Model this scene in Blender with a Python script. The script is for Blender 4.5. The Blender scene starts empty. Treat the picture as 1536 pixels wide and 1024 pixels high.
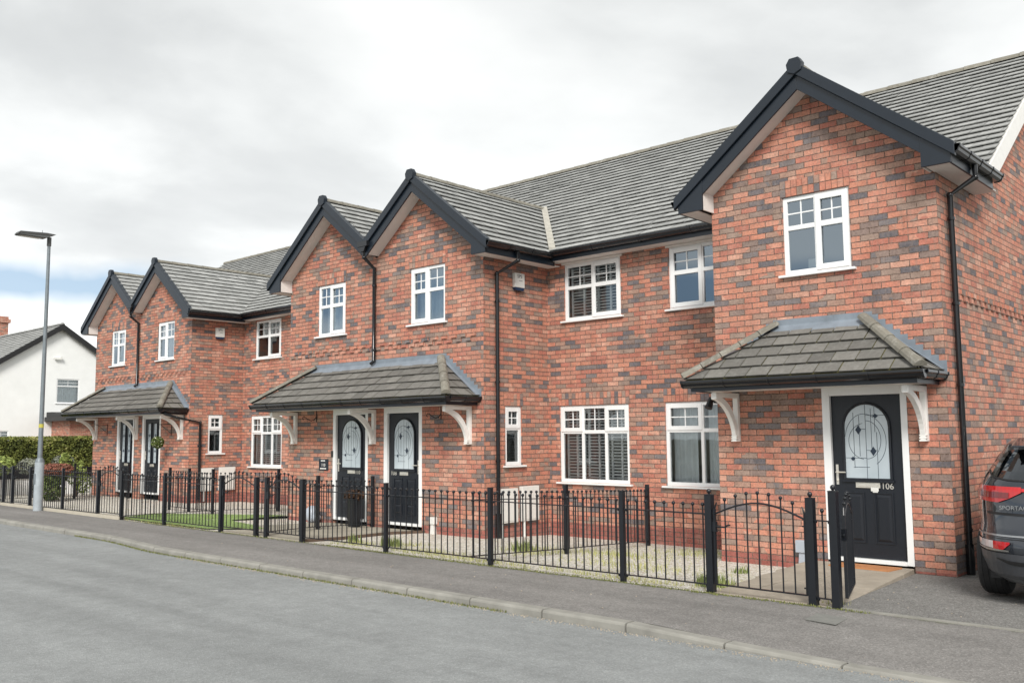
import bpy, math, random
from mathutils import Vector as V, Matrix
random.seed(7)
scene = bpy.context.scene
COL = scene.collection
LOC = {}

# ------------------------------------------------------------------ mesh builder
class MB:
    def __init__(s): s.v=[]; s.f=[]; s.t=[]; s.uv=[]
    def face(s, pts, tint=.5, uv=None):
        n=len(s.v); s.v += [tuple(p) for p in pts]
        s.f.append(tuple(range(n, n+len(pts)))); s.t.append(tint); s.uv.append(uv)
    def box(s, a, b, tint=.5):
        x0,y0,z0=[min(a[i],b[i]) for i in range(3)]; x1,y1,z1=[max(a[i],b[i]) for i in range(3)]
        P=[(x0,y0,z0),(x1,y0,z0),(x1,y1,z0),(x0,y1,z0),(x0,y0,z1),(x1,y0,z1),(x1,y1,z1),(x0,y1,z1)]
        s.hexa(P, tint)
    def hexa(s, P, tint=.5):
        n=len(s.v); s.v += [tuple(p) for p in P]
        for q in ((0,3,2,1),(4,5,6,7),(0,1,5,4),(1,2,6,5),(2,3,7,6),(3,0,4,7)):
            s.f.append(tuple(n+i for i in q)); s.t.append(tint); s.uv.append(None)
    def prism(s, poly, ext, tint=.5, cap=True):
        k=len(poly); e=V(ext); n=len(s.v)
        s.v += [tuple(p) for p in poly] + [tuple(V(p)+e) for p in poly]
        for i in range(k):
            j=(i+1)%k; s.f.append((n+i,n+j,n+k+j,n+k+i)); s.t.append(tint); s.uv.append(None)
        if cap:
            s.f.append(tuple(n+i for i in range(k))[::-1]); s.t.append(tint); s.uv.append(None)
            s.f.append(tuple(n+k+i for i in range(k))); s.t.append(tint); s.uv.append(None)
    def tube(s, pts, r, n=8, cap=True, tint=.5):
        pts=[V(p) for p in pts]; m=len(pts)
        rs=r if isinstance(r,(list,tuple)) else [r]*m
        base=len(s.v); prev=None
        for i,p in enumerate(pts):
            d=(pts[min(i+1,m-1)]-pts[max(i-1,0)]).normalized()
            if prev is None:
                a=V((0,0,1)) if abs(d.z)<.9 else V((1,0,0)); x=d.cross(a).normalized()
            else: x=(prev-d*prev.dot(d)).normalized()
            prev=x; y=d.cross(x)
            for k in range(n):
                an=2*math.pi*k/n; s.v.append(tuple(p+(x*math.cos(an)+y*math.sin(an))*rs[i]))
        for i in range(m-1):
            for k in range(n):
                a=base+i*n+k; b=base+i*n+(k+1)%n
                s.f.append((a,b,b+n,a+n)); s.t.append(tint); s.uv.append(None)
        if cap:
            s.f.append(tuple(base+k for k in range(n))[::-1]); s.f.append(tuple(base+(m-1)*n+k for k in range(n)))
            s.t += [tint]*2; s.uv += [None]*2
    def ball(s, c, r, n=8, m=5, sq=1.):
        c=V(c); base=len(s.v)
        for i in range(m+1):
            ph=math.pi*i/m
            for k in range(n):
                th=2*math.pi*k/n
                s.v.append((c.x+r*math.sin(ph)*math.cos(th), c.y+r*math.sin(ph)*math.sin(th), c.z+r*sq*math.cos(ph)))
        for i in range(m):
            for k in range(n):
                a=base+i*n+k; b=base+i*n+(k+1)%n
                s.f.append((a,a+n,b+n,b)); s.t.append(.5); s.uv.append(None)
    def build(s, name, mat, parent=None, root=None, loc=None, smooth=False, bevel=0, uvrot=False):
        L=V((0,0,0))
        if parent is not None: L=LOC[parent.name]
        elif loc is not None: L=V(loc)
        me=bpy.data.meshes.new(name)
        me.from_pydata([tuple(V(p)-L) for p in s.v],[],s.f)
        me.update()
        me.uv_layers.new(name='UVMap'); me.color_attributes.new('tint','FLOAT_COLOR','CORNER'); uvl=me.uv_layers['UVMap']; ca=me.color_attributes['tint']
        uvb=[0.]*(2*len(me.loops)); cb=[1.]*(4*len(me.loops))
        for p,t,u in zip(me.polygons,s.t,s.uv):
            nx,ny,nz=abs(p.normal.x),abs(p.normal.y),abs(p.normal.z)
            for k,li in enumerate(p.loop_indices):
                if u: a,b=u[k]
                else:
                    q=V(me.vertices[me.loops[li].vertex_index].co)+L
                    if nz>=nx and nz>=ny: a,b=q.x,q.y
                    elif ny>=nx: a,b=q.x,q.z
                    else: a,b=q.y+.11,q.z
                    if uvrot: a,b=b,a
                uvb[2*li]=a; uvb[2*li+1]=b
                cb[4*li]=cb[4*li+1]=cb[4*li+2]=t
        uvl.data.foreach_set('uv',uvb); ca.data.foreach_set('color',cb)
        if smooth:
            me.polygons.foreach_set('use_smooth',[True]*len(me.polygons))
            try: me.set_sharp_from_angle(angle=math.radians(40))
            except Exception: pass
        me.materials.append(mat)
        o=bpy.data.objects.new(name,me); COL.objects.link(o)
        if parent is not None: o.parent=parent
        else: o.location=L
        LOC[o.name]=L
        if bevel:
            b=o.modifiers.new('bev','BEVEL'); b.width=bevel; b.segments=2; b.limit_method='ANGLE'; b.harden_normals=False
        return o

def tag(o,label=None,cat=None,group=None,kind=None):
    for k,v in (('label',label),('category',cat),('group',group),('kind',kind)):
        if v: o[k]=v
    return o
def thing(name,label,cat,loc=(0,0,0),group=None):
    o=bpy.data.objects.new(name,None); o.empty_display_size=.2; COL.objects.link(o); o.location=loc
    LOC[o.name]=V(loc); return tag(o,label,cat,group)

# ------------------------------------------------------------------ materials
def newmat(name):
    m=bpy.data.materials.new(name); m.use_nodes=True; nt=m.node_tree; b=nt.nodes['Principled BSDF']; return m,nt,b
def N(nt,t,**k):
    n=nt.nodes.new(t)
    for a,v in k.items():
        if a.startswith('_'): setattr(n,a[1:],v)
    return n
def setv(n,**k):
    for a,v in k.items(): n.inputs[a.replace('_',' ')].default_value=v
def ramp(nt,stops,interp='LINEAR'):
    r=nt.nodes.new('ShaderNodeValToRGB'); cr=r.color_ramp; cr.interpolation=interp
    while len(cr.elements)<len(stops): cr.elements.new(.5)
    for e,(p,c) in zip(cr.elements,stops):
        e.position=p; e.color=(c[0],c[1],c[2],1) if not isinstance(c,(int,float)) else (c,c,c,1)
    return r
def noise(nt,vec,scale,detail=4,rough=.6):
    n=nt.nodes.new('ShaderNodeTexNoise'); n.inputs['Scale'].default_value=scale; n.inputs['Detail'].default_value=detail; n.inputs['Roughness'].default_value=rough
    if vec is not None: nt.links.new(vec,n.inputs['Vector'])
    return n
def mixc(nt,a,b,f,mode='MIX'):
    m=nt.nodes.new('ShaderNodeMix'); m.data_type='RGBA'; m.blend_type=mode
    for s,x in ((6,a),(7,b),(0,f)):
        if hasattr(x,'is_linked') or hasattr(x,'links'): nt.links.new(x,m.inputs[s])
        else: m.inputs[s].default_value = x if s==0 else (x[0],x[1],x[2],1)
    return m.outputs[2]
def math_(nt,op,a,b=None):
    m=nt.nodes.new('ShaderNodeMath'); m.operation=op
    for i,x in enumerate((a,b)):
        if x is None: continue
        if isinstance(x,(int,float)): m.inputs[i].default_value=x
        else: nt.links.new(x,m.inputs[i])
    return m.outputs[0]
def bump(nt,b,h,strength,dist=.01):
    n=nt.nodes.new('ShaderNodeBump'); n.inputs['Strength'].default_value=strength; n.inputs['Distance'].default_value=dist
    nt.links.new(h,n.inputs['Height']); nt.links.new(n.outputs[0],b.inputs['Normal']); return n

def plain(name,c,rough=.5,var=.12,scale=6,bmp=0,metal=0,spec=.5):
    m,nt,b=newmat(name); tc=N(nt,'ShaderNodeTexCoord')
    n=noise(nt,tc.outputs['Object'],scale); r=ramp(nt,[(.25,[x*(1-var) for x in c]),(.75,[min(1,x*(1+var)) for x in c])])
    nt.links.new(n.outputs[0],r.inputs[0]); nt.links.new(r.outputs[0],b.inputs['Base Color'])
    b.inputs['Roughness'].default_value=rough; b.inputs['Metallic'].default_value=metal; b.inputs['Specular IOR Level'].default_value=spec
    if bmp:
        n2=noise(nt,tc.outputs['Object'],scale*12); bump(nt,b,n2.outputs[0],bmp,.003)
    return m

def brick_mat(name, dark=0., solid=None, soldier=False):
    m,nt,b=newmat(name); L=nt.links
    uv=N(nt,'ShaderNodeUVMap'); tc=N(nt,'ShaderNodeTexCoord')
    wob=noise(nt,uv.outputs[0],14,2); sub=N(nt,'ShaderNodeVectorMath'); sub.operation='SUBTRACT'; L.new(wob.outputs['Color'],sub.inputs[0]); sub.inputs[1].default_value=(.5,.5,.5)
    sc=N(nt,'ShaderNodeVectorMath'); sc.operation='SCALE'; L.new(sub.outputs[0],sc.inputs[0]); sc.inputs['Scale'].default_value=.0135
    ad=N(nt,'ShaderNodeVectorMath'); L.new(uv.outputs[0],ad.inputs[0]); L.new(sc.outputs[0],ad.inputs[1])
    bt=N(nt,'ShaderNodeTexBrick'); L.new(ad.outputs[0],bt.inputs['Vector'])
    bt.offset=.5; bt.squash=1
    setv(bt,Scale=1.0,Mortar_Size=.0056,Mortar_Smooth=.2,Bias=0.,Brick_Width=.225,Row_Height=.075)
    bt.inputs['Color1'].default_value=(0,0,0,1); bt.inputs['Color2'].default_value=(1,1,1,1); bt.inputs['Mortar'].default_value=(.5,.5,.5,1)
    if soldier: setv(bt,Brick_Width=.9); bt.offset=0
    big=noise(nt,uv.outputs[0],1.1,3,.55)
    v=math_(nt,'ADD',bt.outputs['Color'],math_(nt,'MULTIPLY',math_(nt,'SUBTRACT',big.outputs[0],.5),.42))
    if dark: v=math_(nt,'SUBTRACT',v,dark)
    if solid: r=ramp(nt,[(0,solid),(1,[x*1.25 for x in solid])])
    else:
        r=ramp(nt,[(0,(.15,.137,.148)),(.06,(.205,.18,.18)),(.12,(.26,.19,.165)),(.20,(.33,.235,.19)),(.28,(.50,.215,.15)),(.40,(.56,.235,.155)),(.54,(.47,.175,.125)),(.66,(.58,.27,.19)),(.78,(.41,.25,.19)),(.85,(.55,.215,.145)),(.95,(.62,.33,.24))],'CONSTANT')
    L.new(v,r.inputs[0])
    fine=noise(nt,uv.outputs[0],38,4,.7); streak=noise(nt,uv.outputs[0],7,4,.65)
    fr=ramp(nt,[(.25,.62),(.5,1.0),(.78,1.28)]); L.new(fine.outputs[0],fr.inputs[0])
    sr=ramp(nt,[(.3,.8),(.7,1.15)]); L.new(streak.outputs[0],sr.inputs[0])
    c=mixc(nt,r.outputs[0],fr.outputs[0],1.,'MULTIPLY'); c=mixc(nt,c,sr.outputs[0],1.,'MULTIPLY')
    vm=N(nt,'ShaderNodeMapping'); vm.inputs['Scale'].default_value=(26,5,1); vm.inputs['Rotation'].default_value=(0,0,.0); L.new(uv.outputs[0],vm.inputs[0])
    vn=noise(nt,vm.outputs[0],1.,4,.7); vr=ramp(nt,[(.48,0.),(.70,.5)]); L.new(vn.outputs[0],vr.inputs[0]); c=mixc(nt,c,(.29,.215,.175),vr.outputs[0])
    # smeared pale lime bloom
    bl=noise(nt,uv.outputs[0],2.3,5,.7); br=ramp(nt,[(.52,0.),(.74,.30)]); L.new(bl.outputs[0],br.inputs[0])
    c=mixc(nt,c,(.55,.40,.32),br.outputs[0])
    mo=noise(nt,uv.outputs[0],55,2); mr=ramp(nt,[(.36,(.085,.05,.04)),(.72,(.33,.25,.20))]); L.new(mo.outputs[0],mr.inputs[0])
    c=mixc(nt,c,mr.outputs[0],bt.outputs['Fac'])
    wm=N(nt,'ShaderNodeMapping'); wm.inputs['Scale'].default_value=(3.2,.35,1); L.new(uv.outputs[0],wm.inputs[0]); wn_=noise(nt,wm.outputs[0],1.,5,.65); wr=ramp(nt,[(.3,.84),(.5,1.),(.75,1.07)]); L.new(wn_.outputs[0],wr.inputs[0]); c=mixc(nt,c,wr.outputs[0],1.,'MULTIPLY')
    hs=N(nt,'ShaderNodeHueSaturation'); hs.inputs['Saturation'].default_value=.97; L.new(c,hs.inputs['Color']); c=hs.outputs[0]
    L.new(c,b.inputs['Base Color']); b.inputs['Roughness'].default_value=.88; b.inputs['Specular IOR Level'].default_value=.25
    h=math_(nt,'ADD',math_(nt,'MULTIPLY',math_(nt,'SUBTRACT',1.,bt.outputs['Fac']),1.),math_(nt,'MULTIPLY',fine.outputs[0],.35))
    bump(nt,b,h,1.,.013)
    return m

def tile_mat(name, c0, c1, lich, moss=.3):
    m,nt,b=newmat(name); L=nt.links; tc=N(nt,'ShaderNodeTexCoord'); at=N(nt,'ShaderNodeVertexColor'); at.layer_name='tint'
    r=ramp(nt,[(0,c0),(1,c1)]); L.new(at.outputs[0],r.inputs[0])
    f=noise(nt,tc.outputs['Object'],24,5,.6); fr=ramp(nt,[(.25,.84),(.75,1.14)]); L.new(f.outputs[0],fr.inputs[0])
    c=mixc(nt,r.outputs[0],fr.outputs[0],1.,'MULTIPLY')
    l=noise(nt,tc.outputs['Object'],9,6,.75); lr=ramp(nt,[(.52,0.),(.70,lich)]); L.new(l.outputs[0],lr.inputs[0])
    c=mixc(nt,c,(.60,.60,.57),lr.outputs[0])
    mn=noise(nt,tc.outputs['Object'],5,6,.8); mr=ramp(nt,[(.64,0.),(.74,moss)]); L.new(mn.outputs[0],mr.inputs[0])
    c=mixc(nt,c,(.10,.105,.03),mr.outputs[0])
    L.new(c,b.inputs['Base Color']); b.inputs['Roughness'].default_value=.9; b.inputs['Specular IOR Level'].default_value=.2
    bump(nt,b,f.outputs[0],.5,.006); return m

def asphalt_mat(name, base, speck=.35, moss=False, patch=.18):
    m,nt,b=newmat(name); L=nt.links; tc=N(nt,'ShaderNodeTexCoord'); o=tc.outputs['Object']
    n1=noise(nt,o,.55,5,.6); r1=ramp(nt,[(.3,[x*(1-patch) for x in base]),(.7,[x*(1+patch) for x in base])]); L.new(n1.outputs[0],r1.inputs[0])
    vo=N(nt,'ShaderNodeTexVoronoi'); vo.inputs['Scale'].default_value=95; L.new(o,vo.inputs['Vector'])
    sp=N(nt,'ShaderNodeSeparateColor'); L.new(vo.outputs['Color'],sp.inputs[0])
    r2=ramp(nt,[(0,1-speck),(.8,1+speck*.4),(1,1+speck*1.6)]); L.new(sp.outputs[0],r2.inputs[0])
    n3=noise(nt,o,6,5,.7); r3=ramp(nt,[(.3,.88),(.7,1.1)]); L.new(n3.outputs[0],r3.inputs[0])
    c=mixc(nt,r1.outputs[0],r2.outputs[0],1.,'MULTIPLY'); c=mixc(nt,c,r3.outputs[0],1.,'MULTIPLY')
    mp=N(nt,'ShaderNodeMapping'); mp.inputs['Scale'].default_value=(.12,1.6,1); L.new(o,mp.inputs[0])
    n5=noise(nt,mp.outputs[0],1.3,4,.6); r5=ramp(nt,[(.35,.9),(.65,1.1)]); L.new(n5.outputs[0],r5.inputs[0]); c=mixc(nt,c,r5.outputs[0],1.,'MULTIPLY')
    if moss:
        sx=N(nt,'ShaderNodeSeparateXYZ'); L.new(o,sx.inputs[0]); n4=noise(nt,o,3.2,5,.75)
        q=math_(nt,'ADD',math_(nt,'MULTIPLY',math_(nt,'ADD',sx.outputs[1],3.07),5.5),math_(nt,'MULTIPLY',math_(nt,'SUBTRACT',n4.outputs[0],.5),2.2))
        q2=ramp(nt,[(.2,0.),(.75,.8)]); L.new(q,q2.inputs[0]); c=mixc(nt,c,(.075,.085,.022),q2.outputs[0])
    L.new(c,b.inputs['Base Color']); b.inputs['Roughness'].default_value=.92; b.inputs['Specular IOR Level'].default_value=.25
    bump(nt,b,math_(nt,'ADD',vo.outputs['Distance'],n3.outputs[0]),.45,.006); return m

def gravel_mat():
    m,nt,b=newmat('gravel'); L=nt.links; tc=N(nt,'ShaderNodeTexCoord'); o=tc.outputs['Object']
    vo=N(nt,'ShaderNodeTexVoronoi'); vo.inputs['Scale'].default_value=42; L.new(o,vo.inputs['Vector'])
    sp=N(nt,'ShaderNodeSeparateColor'); L.new(vo.outputs['Color'],sp.inputs[0])
    r=ramp(nt,[(0,(.48,.43,.34)),(.10,(.66,.60,.50)),(.35,(.78,.74,.65)),(.6,(.86,.83,.75)),(.85,(.90,.89,.86))],'CONSTANT'); L.new(sp.outputs[0],r.inputs[0])
    ds=ramp(nt,[(.0,1.),(.6,.95),(.9,.6)]); L.new(math_(nt,'MULTIPLY',vo.outputs['Distance'],1.2),ds.inputs[0])
    c=mixc(nt,r.outputs[0],ds.outputs[0],1.,'MULTIPLY')
    n4=noise(nt,o,1.7,6,.75); g=ramp(nt,[(.54,0.),(.72,.5)]); L.new(n4.outputs[0],g.inputs[0]); c=mixc(nt,c,(.36,.35,.14),g.outputs[0])
    L.new(c,b.inputs['Base Color']); b.inputs['Roughness'].default_value=.9
    bump(nt,b,math_(nt,'SUBTRACT',1.,vo.outputs['Distance']),1.,.02); return m

M={}
M['brick']=brick_mat('brick'); M['soldier']=brick_mat('soldier_brick'); M['plinth']=brick_mat('plinth_brick',solid=(.30,.10,.08)); M['brick2']=brick_mat('far_brick',dark=-.2)
M['tile']=tile_mat('roof_tile',(.26,.265,.258),(.40,.405,.395),.5,.12)
M['tile2']=tile_mat('canopy_tile',(.13,.125,.115),(.205,.197,.18),.12,.3)
M['hip']=tile_mat('hip_tile',(.17,.16,.135),(.26,.245,.205),.3,.6)
M['upvc']=plain('white_upvc',(.83,.84,.84),.28,.03,3)
M['white']=plain('white_paint',(.80,.79,.76),.45,.06,8)
M['soffit']=plain('soffit_white',(.74,.71,.68),.55,.05,4)
M['anth']=plain('anthracite_board',(.009,.015,.024),.34,.12,4)
M['gutter']=plain('black_gutter',(.010,.011,.013),.16,.1,4)
M['iron']=plain('black_iron',(.008,.010,.014),.36,.15,20,.1)
M['lead']=plain('lead_flashing',(.21,.245,.285),.5,.22,5,.15)
M['mortar']=plain('pale_mortar',(.42,.40,.35),.9,.25,12,.4)
M['kerb']=plain('kerb_concrete',(.275,.267,.24),.9,.22,4,.5)
M['slab']=plain('paving_slab',(.36,.315,.255),.9,.2,3,.5)
M['slab2']=plain('concrete_path',(.36,.33,.265),.9,.22,2.2,.5)
M['edging']=plain('brown_edging',(.13,.09,.065),.9,.2,6)
M['wallrender']=plain('white_render',(.84,.85,.84),.85,.05,1.2,.3)
M['steel']=plain('brushed_steel',(.78,.75,.68),.38,.08,20,0,.75)
M['galv']=plain('galvanised_pole',(.19,.22,.24),.5,.14,7,.1,.25)
M['galv2']=plain('pole_base_paint',(.36,.40,.43),.55,.16,9,.1,.05)
M['lampgrey']=plain('lantern_grey',(.09,.095,.095),.5,.1,9)
M['plastic']=plain('white_plastic',(.72,.72,.69),.4,.06,5)
M['bluegrey']=plain('pale_grey_plastic',(.40,.44,.50),.45,.05,5)
M['bluedark']=plain('dark_blue_plastic',(.015,.035,.085),.25,.05,5)
M['ink']=plain('dark_print',(.02,.035,.06),.5,.02,5)
M['road']=asphalt_mat('road_asphalt',(.255,.265,.264),.13,patch=.065)
M['pave']=asphalt_mat('pavement_asphalt',(.218,.209,.199),.22,moss=True,patch=.10)
M['drive']=asphalt_mat('driveway_asphalt',(.215,.21,.20),.36,patch=.12)
M['earth']=plain('bare_ground',(.12,.11,.07),.95,.3,.6)
M['gravel']=gravel_mat()
M['lawn']=plain('lawn_turf',(.22,.31,.11),.95,.18,2.,.6)
M['blade']=plain('grass_blade',(.13,.17,.04),.8,.3,30)
M['leaf']=None
def leaf_mat(name,c0,c1,extra=None):
    m,nt,b=newmat(name); at=N(nt,'ShaderNodeVertexColor'); at.layer_name='tint'; st=[(0,c0),(.9,c1)]
    if extra: st.append((.97,extra))
    r=ramp(nt,st); nt.links.new(at.outputs[0],r.inputs[0]); nt.links.new(r.outputs[0],b.inputs['Base Color']); b.inputs['Roughness'].default_value=.7
    b.inputs['Specular IOR Level'].default_value=.2; return m
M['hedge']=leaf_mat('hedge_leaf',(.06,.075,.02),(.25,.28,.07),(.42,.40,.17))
M['red']=leaf_mat('red_leaf',(.09,.05,.03),(.30,.12,.085))
M['green']=leaf_mat('green_leaf',(.03,.055,.018),(.13,.16,.05))
M['lime']=leaf_mat('lime_leaf',(.12,.17,.04),(.34,.40,.12))
M['greyleaf']=leaf_mat('grey_leaf',(.08,.095,.07),(.26,.27,.22))
M['dry']=leaf_mat('dry_leaf',(.03,.018,.010),(.13,.07,.04))
M['flowerball']=leaf_mat('box_ball_leaf',(.035,.06,.015),(.14,.18,.05),(.85,.85,.72))
M['core']=plain('dark_leaf_core',(.02,.028,.01),.9,.3,9)
M['mat']=plain('coir_mat',(.46,.20,.08),.95,.15,20,.5)
M['slat']=plain('shutter_white',(.88,.89,.89),.5,.04,4)
M['curtain']=plain('net_curtain',(.72,.77,.79),.8,.12,6)
M['interior']=plain('dark_room',(.05,.05,.052),.9,.1,1)
M['blackpl']=plain('black_planter',(.016,.017,.02),.3,.15,6)
M['mossj']=plain('joint_moss',(.115,.105,.035),.95,.5,14,.5)
M['strip']=plain('concrete_strip',(.48,.44,.36),.9,.15,3,.4)
M['dull']=plain('cover_metal',(.20,.20,.185),.8,.15,9,.4)
M['joint']=plain('joint_mortar',(.20,.13,.10),.95,.25,20,.3)
M['room']=plain('room_wall',(.30,.30,.31),.9,.08,1)
M['tyre']=plain('tyre_rubber',(.018,.018,.019),.75,.2,30,.3)
M['trim']=plain('car_grey_trim',(.055,.058,.066),.45,.08,6)
M['rubber']=plain('black_trim',(.012,.012,.013),.5,.1,6)
M['alloy']=plain('wheel_alloy',(.45,.46,.47),.3,.05,6,0,.9)
def paint():
    m,nt,b=newmat('car_paint'); b.inputs['Base Color'].default_value=(.035,.041,.052,1); b.inputs['Metallic'].default_value=.5; b.inputs['Roughness'].default_value=.25
    b.inputs['Coat Weight'].default_value=1.; b.inputs['Coat Roughness'].default_value=.04
    tc=N(nt,'ShaderNodeTexCoord'); n=noise(nt,tc.outputs['Object'],2.2,3); bump(nt,b,n.outputs[0],.04,.02); return m
M['paint']=paint()
def lamp_red(name,c,e=.0):
    m,nt,b=newmat(name); b.inputs['Base Color'].default_value=(*c,1); b.inputs['Roughness'].default_value=.12; b.inputs['Coat Weight'].default_value=.6
    tc=N(nt,'ShaderNodeTexCoord'); w=N(nt,'ShaderNodeTexWave'); w.inputs['Scale'].default_value=9; nt.links.new(tc.outputs['Object'],w.inputs[0]); bump(nt,b,w.outputs[0],.12,.01); return m
M['redlens']=lamp_red('red_lens',(.48,.012,.015)); M['redlens2']=lamp_red('dark_red_lens',(.17,.008,.01)); M['clearlens']=lamp_red('clear_lens',(.66,.60,.60))
def glass(name,fac,tint=(.86,.93,.95),rough=.015,tr=(.8,.85,.85)):
    m,nt,b=newmat(name); nt.nodes.remove(b); out=[n for n in nt.nodes if n.type=='OUTPUT_MATERIAL'][0]
    g=N(nt,'ShaderNodeBsdfGlossy'); g.inputs['Color'].default_value=(*tint,1); g.inputs['Roughness'].default_value=rough
    t=N(nt,'ShaderNodeBsdfTransparent'); t.inputs['Color'].default_value=(*tr,1)
    tc=N(nt,'ShaderNodeTexCoord'); n=noise(nt,tc.outputs['Object'],1.3,2); bm=N(nt,'ShaderNodeBump'); bm.inputs['Strength'].default_value=.05; bm.inputs['Distance'].default_value=.02
    nt.links.new(n.outputs[0],bm.inputs['Height']); nt.links.new(bm.outputs[0],g.inputs['Normal'])
    fr=N(nt,'ShaderNodeFresnel'); fr.inputs['IOR'].default_value=1.5
    f=math_(nt,'MINIMUM',math_(nt,'ADD',math_(nt,'MULTIPLY',fr.outputs[0],1.6),fac),1.)
    mx=N(nt,'ShaderNodeMixShader'); nt.links.new(f,mx.inputs[0]); nt.links.new(t.outputs[0],mx.inputs[1]); nt.links.new(g.outputs[0],mx.inputs[2]); nt.links.new(mx.outputs[0],out.inputs[0]); return m
M['glass']=glass('window_glass',.06,tr=(.95,.97,.97)); M['glassup']=glass('upper_window_glass',.20,(.72,.84,.95)); M['carglass']=glass('car_glass',.06,(.9,.95,1.),.01,(.18,.22,.22))
def frosted():
    m,nt,b=newmat('frosted_glass'); tc=N(nt,'ShaderNodeTexCoord'); n=noise(nt,tc.outputs['Object'],1.6,3)
    r=ramp(nt,[(.3,(.40,.47,.52)),(.7,(.60,.67,.71))]); nt.links.new(n.outputs[0],r.inputs[0]); nt.links.new(r.outputs[0],b.inputs['Base Color'])
    b.inputs['Roughness'].default_value=.22; n2=noise(nt,tc.outputs['Object'],160,3); bump(nt,b,n2.outputs[0],.25,.002); return m
M['frost']=frosted()
def doormat_():
    m,nt,b=newmat('door_composite'); tc=N(nt,'ShaderNodeTexCoord'); mp=N(nt,'ShaderNodeMapping'); mp.inputs['Scale'].default_value=(1,1,.12); nt.links.new(tc.outputs['Object'],mp.inputs[0])
    w=noise(nt,mp.outputs[0],55,5,.7); b.inputs['Base Color'].default_value=(.007,.010,.016,1); b.inputs['Roughness'].default_value=.42; bump(nt,b,w.outputs[0],.7,.004); return m
M['door']=doormat_()

# ------------------------------------------------------------------ ground levels
def gz(x,y):
    k=.045 if x>-13 else .03
    return -.01-(y+2.95)*k
def kerb_y(x):
    if x>-9: return -4.63
    if x<-11.6: return -4.40
    t=(x+11.6)/2.6; t=t*t*(3-2*t); return -4.40-.23*t
def kerb_z(x):
    if x<-.9: return -.012
    if x>.15: return -.066
    return -.012-.054*(x+.9)/1.05
ROADZ=-.086

# ------------------------------------------------------------------ generic architecture
def wall(mb,P,a0,a1,z0,top,ops=(),brk=(),rev=None):
    xs=sorted(set([a0,a1]+[o[0] for o in ops if a0<o[0]<a1]+[o[1] for o in ops if a0<o[1]<a1]+[b for b in brk if a0<b<a1]))
    for l,r in zip(xs,xs[1:]):
        mid=(l+r)/2; cuts=sorted([(o[2],o[3]) for o in ops if o[0]<mid<o[1]]); z=z0
        for c0,c1 in cuts:
            if c0>z: mb.face([P(l,z),P(r,z),P(r,c0),P(l,c0)])
            z=c1
        e=1e-4
        mb.face([P(l,z),P(r,z),P(r,top(r-e)),P(l,top(l+e))])
    if rev:
        R=V(rev)
        for o in ops:
            c=[V(P(o[0],o[2])),V(P(o[1],o[2])),V(P(o[1],o[3])),V(P(o[0],o[3]))]
            for i in range(4):
                j=(i+1)%4; mb.face([c[i],c[j],c[j]+R,c[i]+R])

def clip(poly,hp):
    for a,b,c in hp:
        out=[]
        for i in range(len(poly)):
            p,q=poly[i],poly[(i+1)%len(poly)]; dp=a*p[0]+b*p[1]-c; dq=a*q[0]+b*q[1]-c
            if dp<=0: out.append(p)
            if (dp<0<dq) or (dq<0<dp):
                t=dp/(dp-dq); out.append((p[0]+(q[0]-p[0])*t,p[1]+(q[1]-p[1])*t))
        poly=out
        if len(poly)<3: return []
    return poly
def tiles(mb,O,U,W,u0,u1,v0,v1,hp,gauge=.2,tw=.29,t=.033,jit=.0025,joint=.005,rs=0,under=None):
    rnd=random.Random(rs); O,U,W=V(O),V(U).normalized(),V(W).normalized(); Nn=U.cross(W).normalized()
    if Nn.z<0: Nn=-Nn
    base=clip([(u0,v0),(u1,v0),(u1,v1),(u0,v1)],hp)
    if base: (under or mb).face([O+U*a+W*b-Nn*.004 for a,b in base],0.)
    row=0; v=v0
    while v<v1-.01:
        off=(row%2)*.5*tw; k0=math.floor(u0/tw)-1; k1=math.ceil(u1/tw)+1
        for k in range(k0,k1+1):
            a=k*tw+off+joint/2; bb=a+tw-joint; a=max(a,u0); bb=min(bb,u1)
            tint=min(1,max(0,rnd.gauss(.5,.22))); j=rnd.uniform(-jit,jit); sk=rnd.uniform(-jit,jit)
            if bb-a<.01: continue
            ve=min(v+gauge+.02,v1)
            pl=clip([(a,v),(bb,v),(bb,ve),(a,ve)],hp)
            if len(pl)<3: continue
            f=lambda p:O+U*p[0]+W*p[1]+Nn*(t*(1-(p[1]-v)/gauge)+.004+j+sk*(p[0]-a)/tw)
            mb.face([f(p) for p in pl],tint)
            for i in range(len(pl)):
                p,q=pl[i],pl[(i+1)%len(pl)]
                if abs(p[1]-v)<1e-6 and abs(q[1]-v)<1e-6: mb.face([f(q),f(p),f(p)-Nn*.014,f(q)-Nn*.014],tint)
        v+=gauge; row+=1
def caps(mb,A,B,r,seg,n=6,tint=.6,up=V((0,0,1)),flat=.62):
    A,B=V(A),V(B); d=(B-A); L=d.length; d.normalize(); side=d.cross(up).normalized(); u2=side.cross(d)
    k=max(1,round(L/seg)); s=L/k
    for i in range(k):
        p=A+d*(s*i); q=A+d*(s*(i+1)-.008); r0=r*1.04; r1=r*.95; tt=tint+random.uniform(-.25,.25)
        rings=[]
        for pt,rr in ((p,r0),(q,r1)):
            rings.append([pt+side*(rr*math.cos(math.pi*j/n))+u2*(rr*flat*1.5*math.sin(math.pi*j/n)) for j in range(n+1)])
        for j in range(n): mb.face([rings[0][j],rings[0][j+1],rings[1][j+1],rings[1][j]],tt)
        mb.face(rings[0],tt); mb.face(rings[1][::-1],tt)

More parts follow.
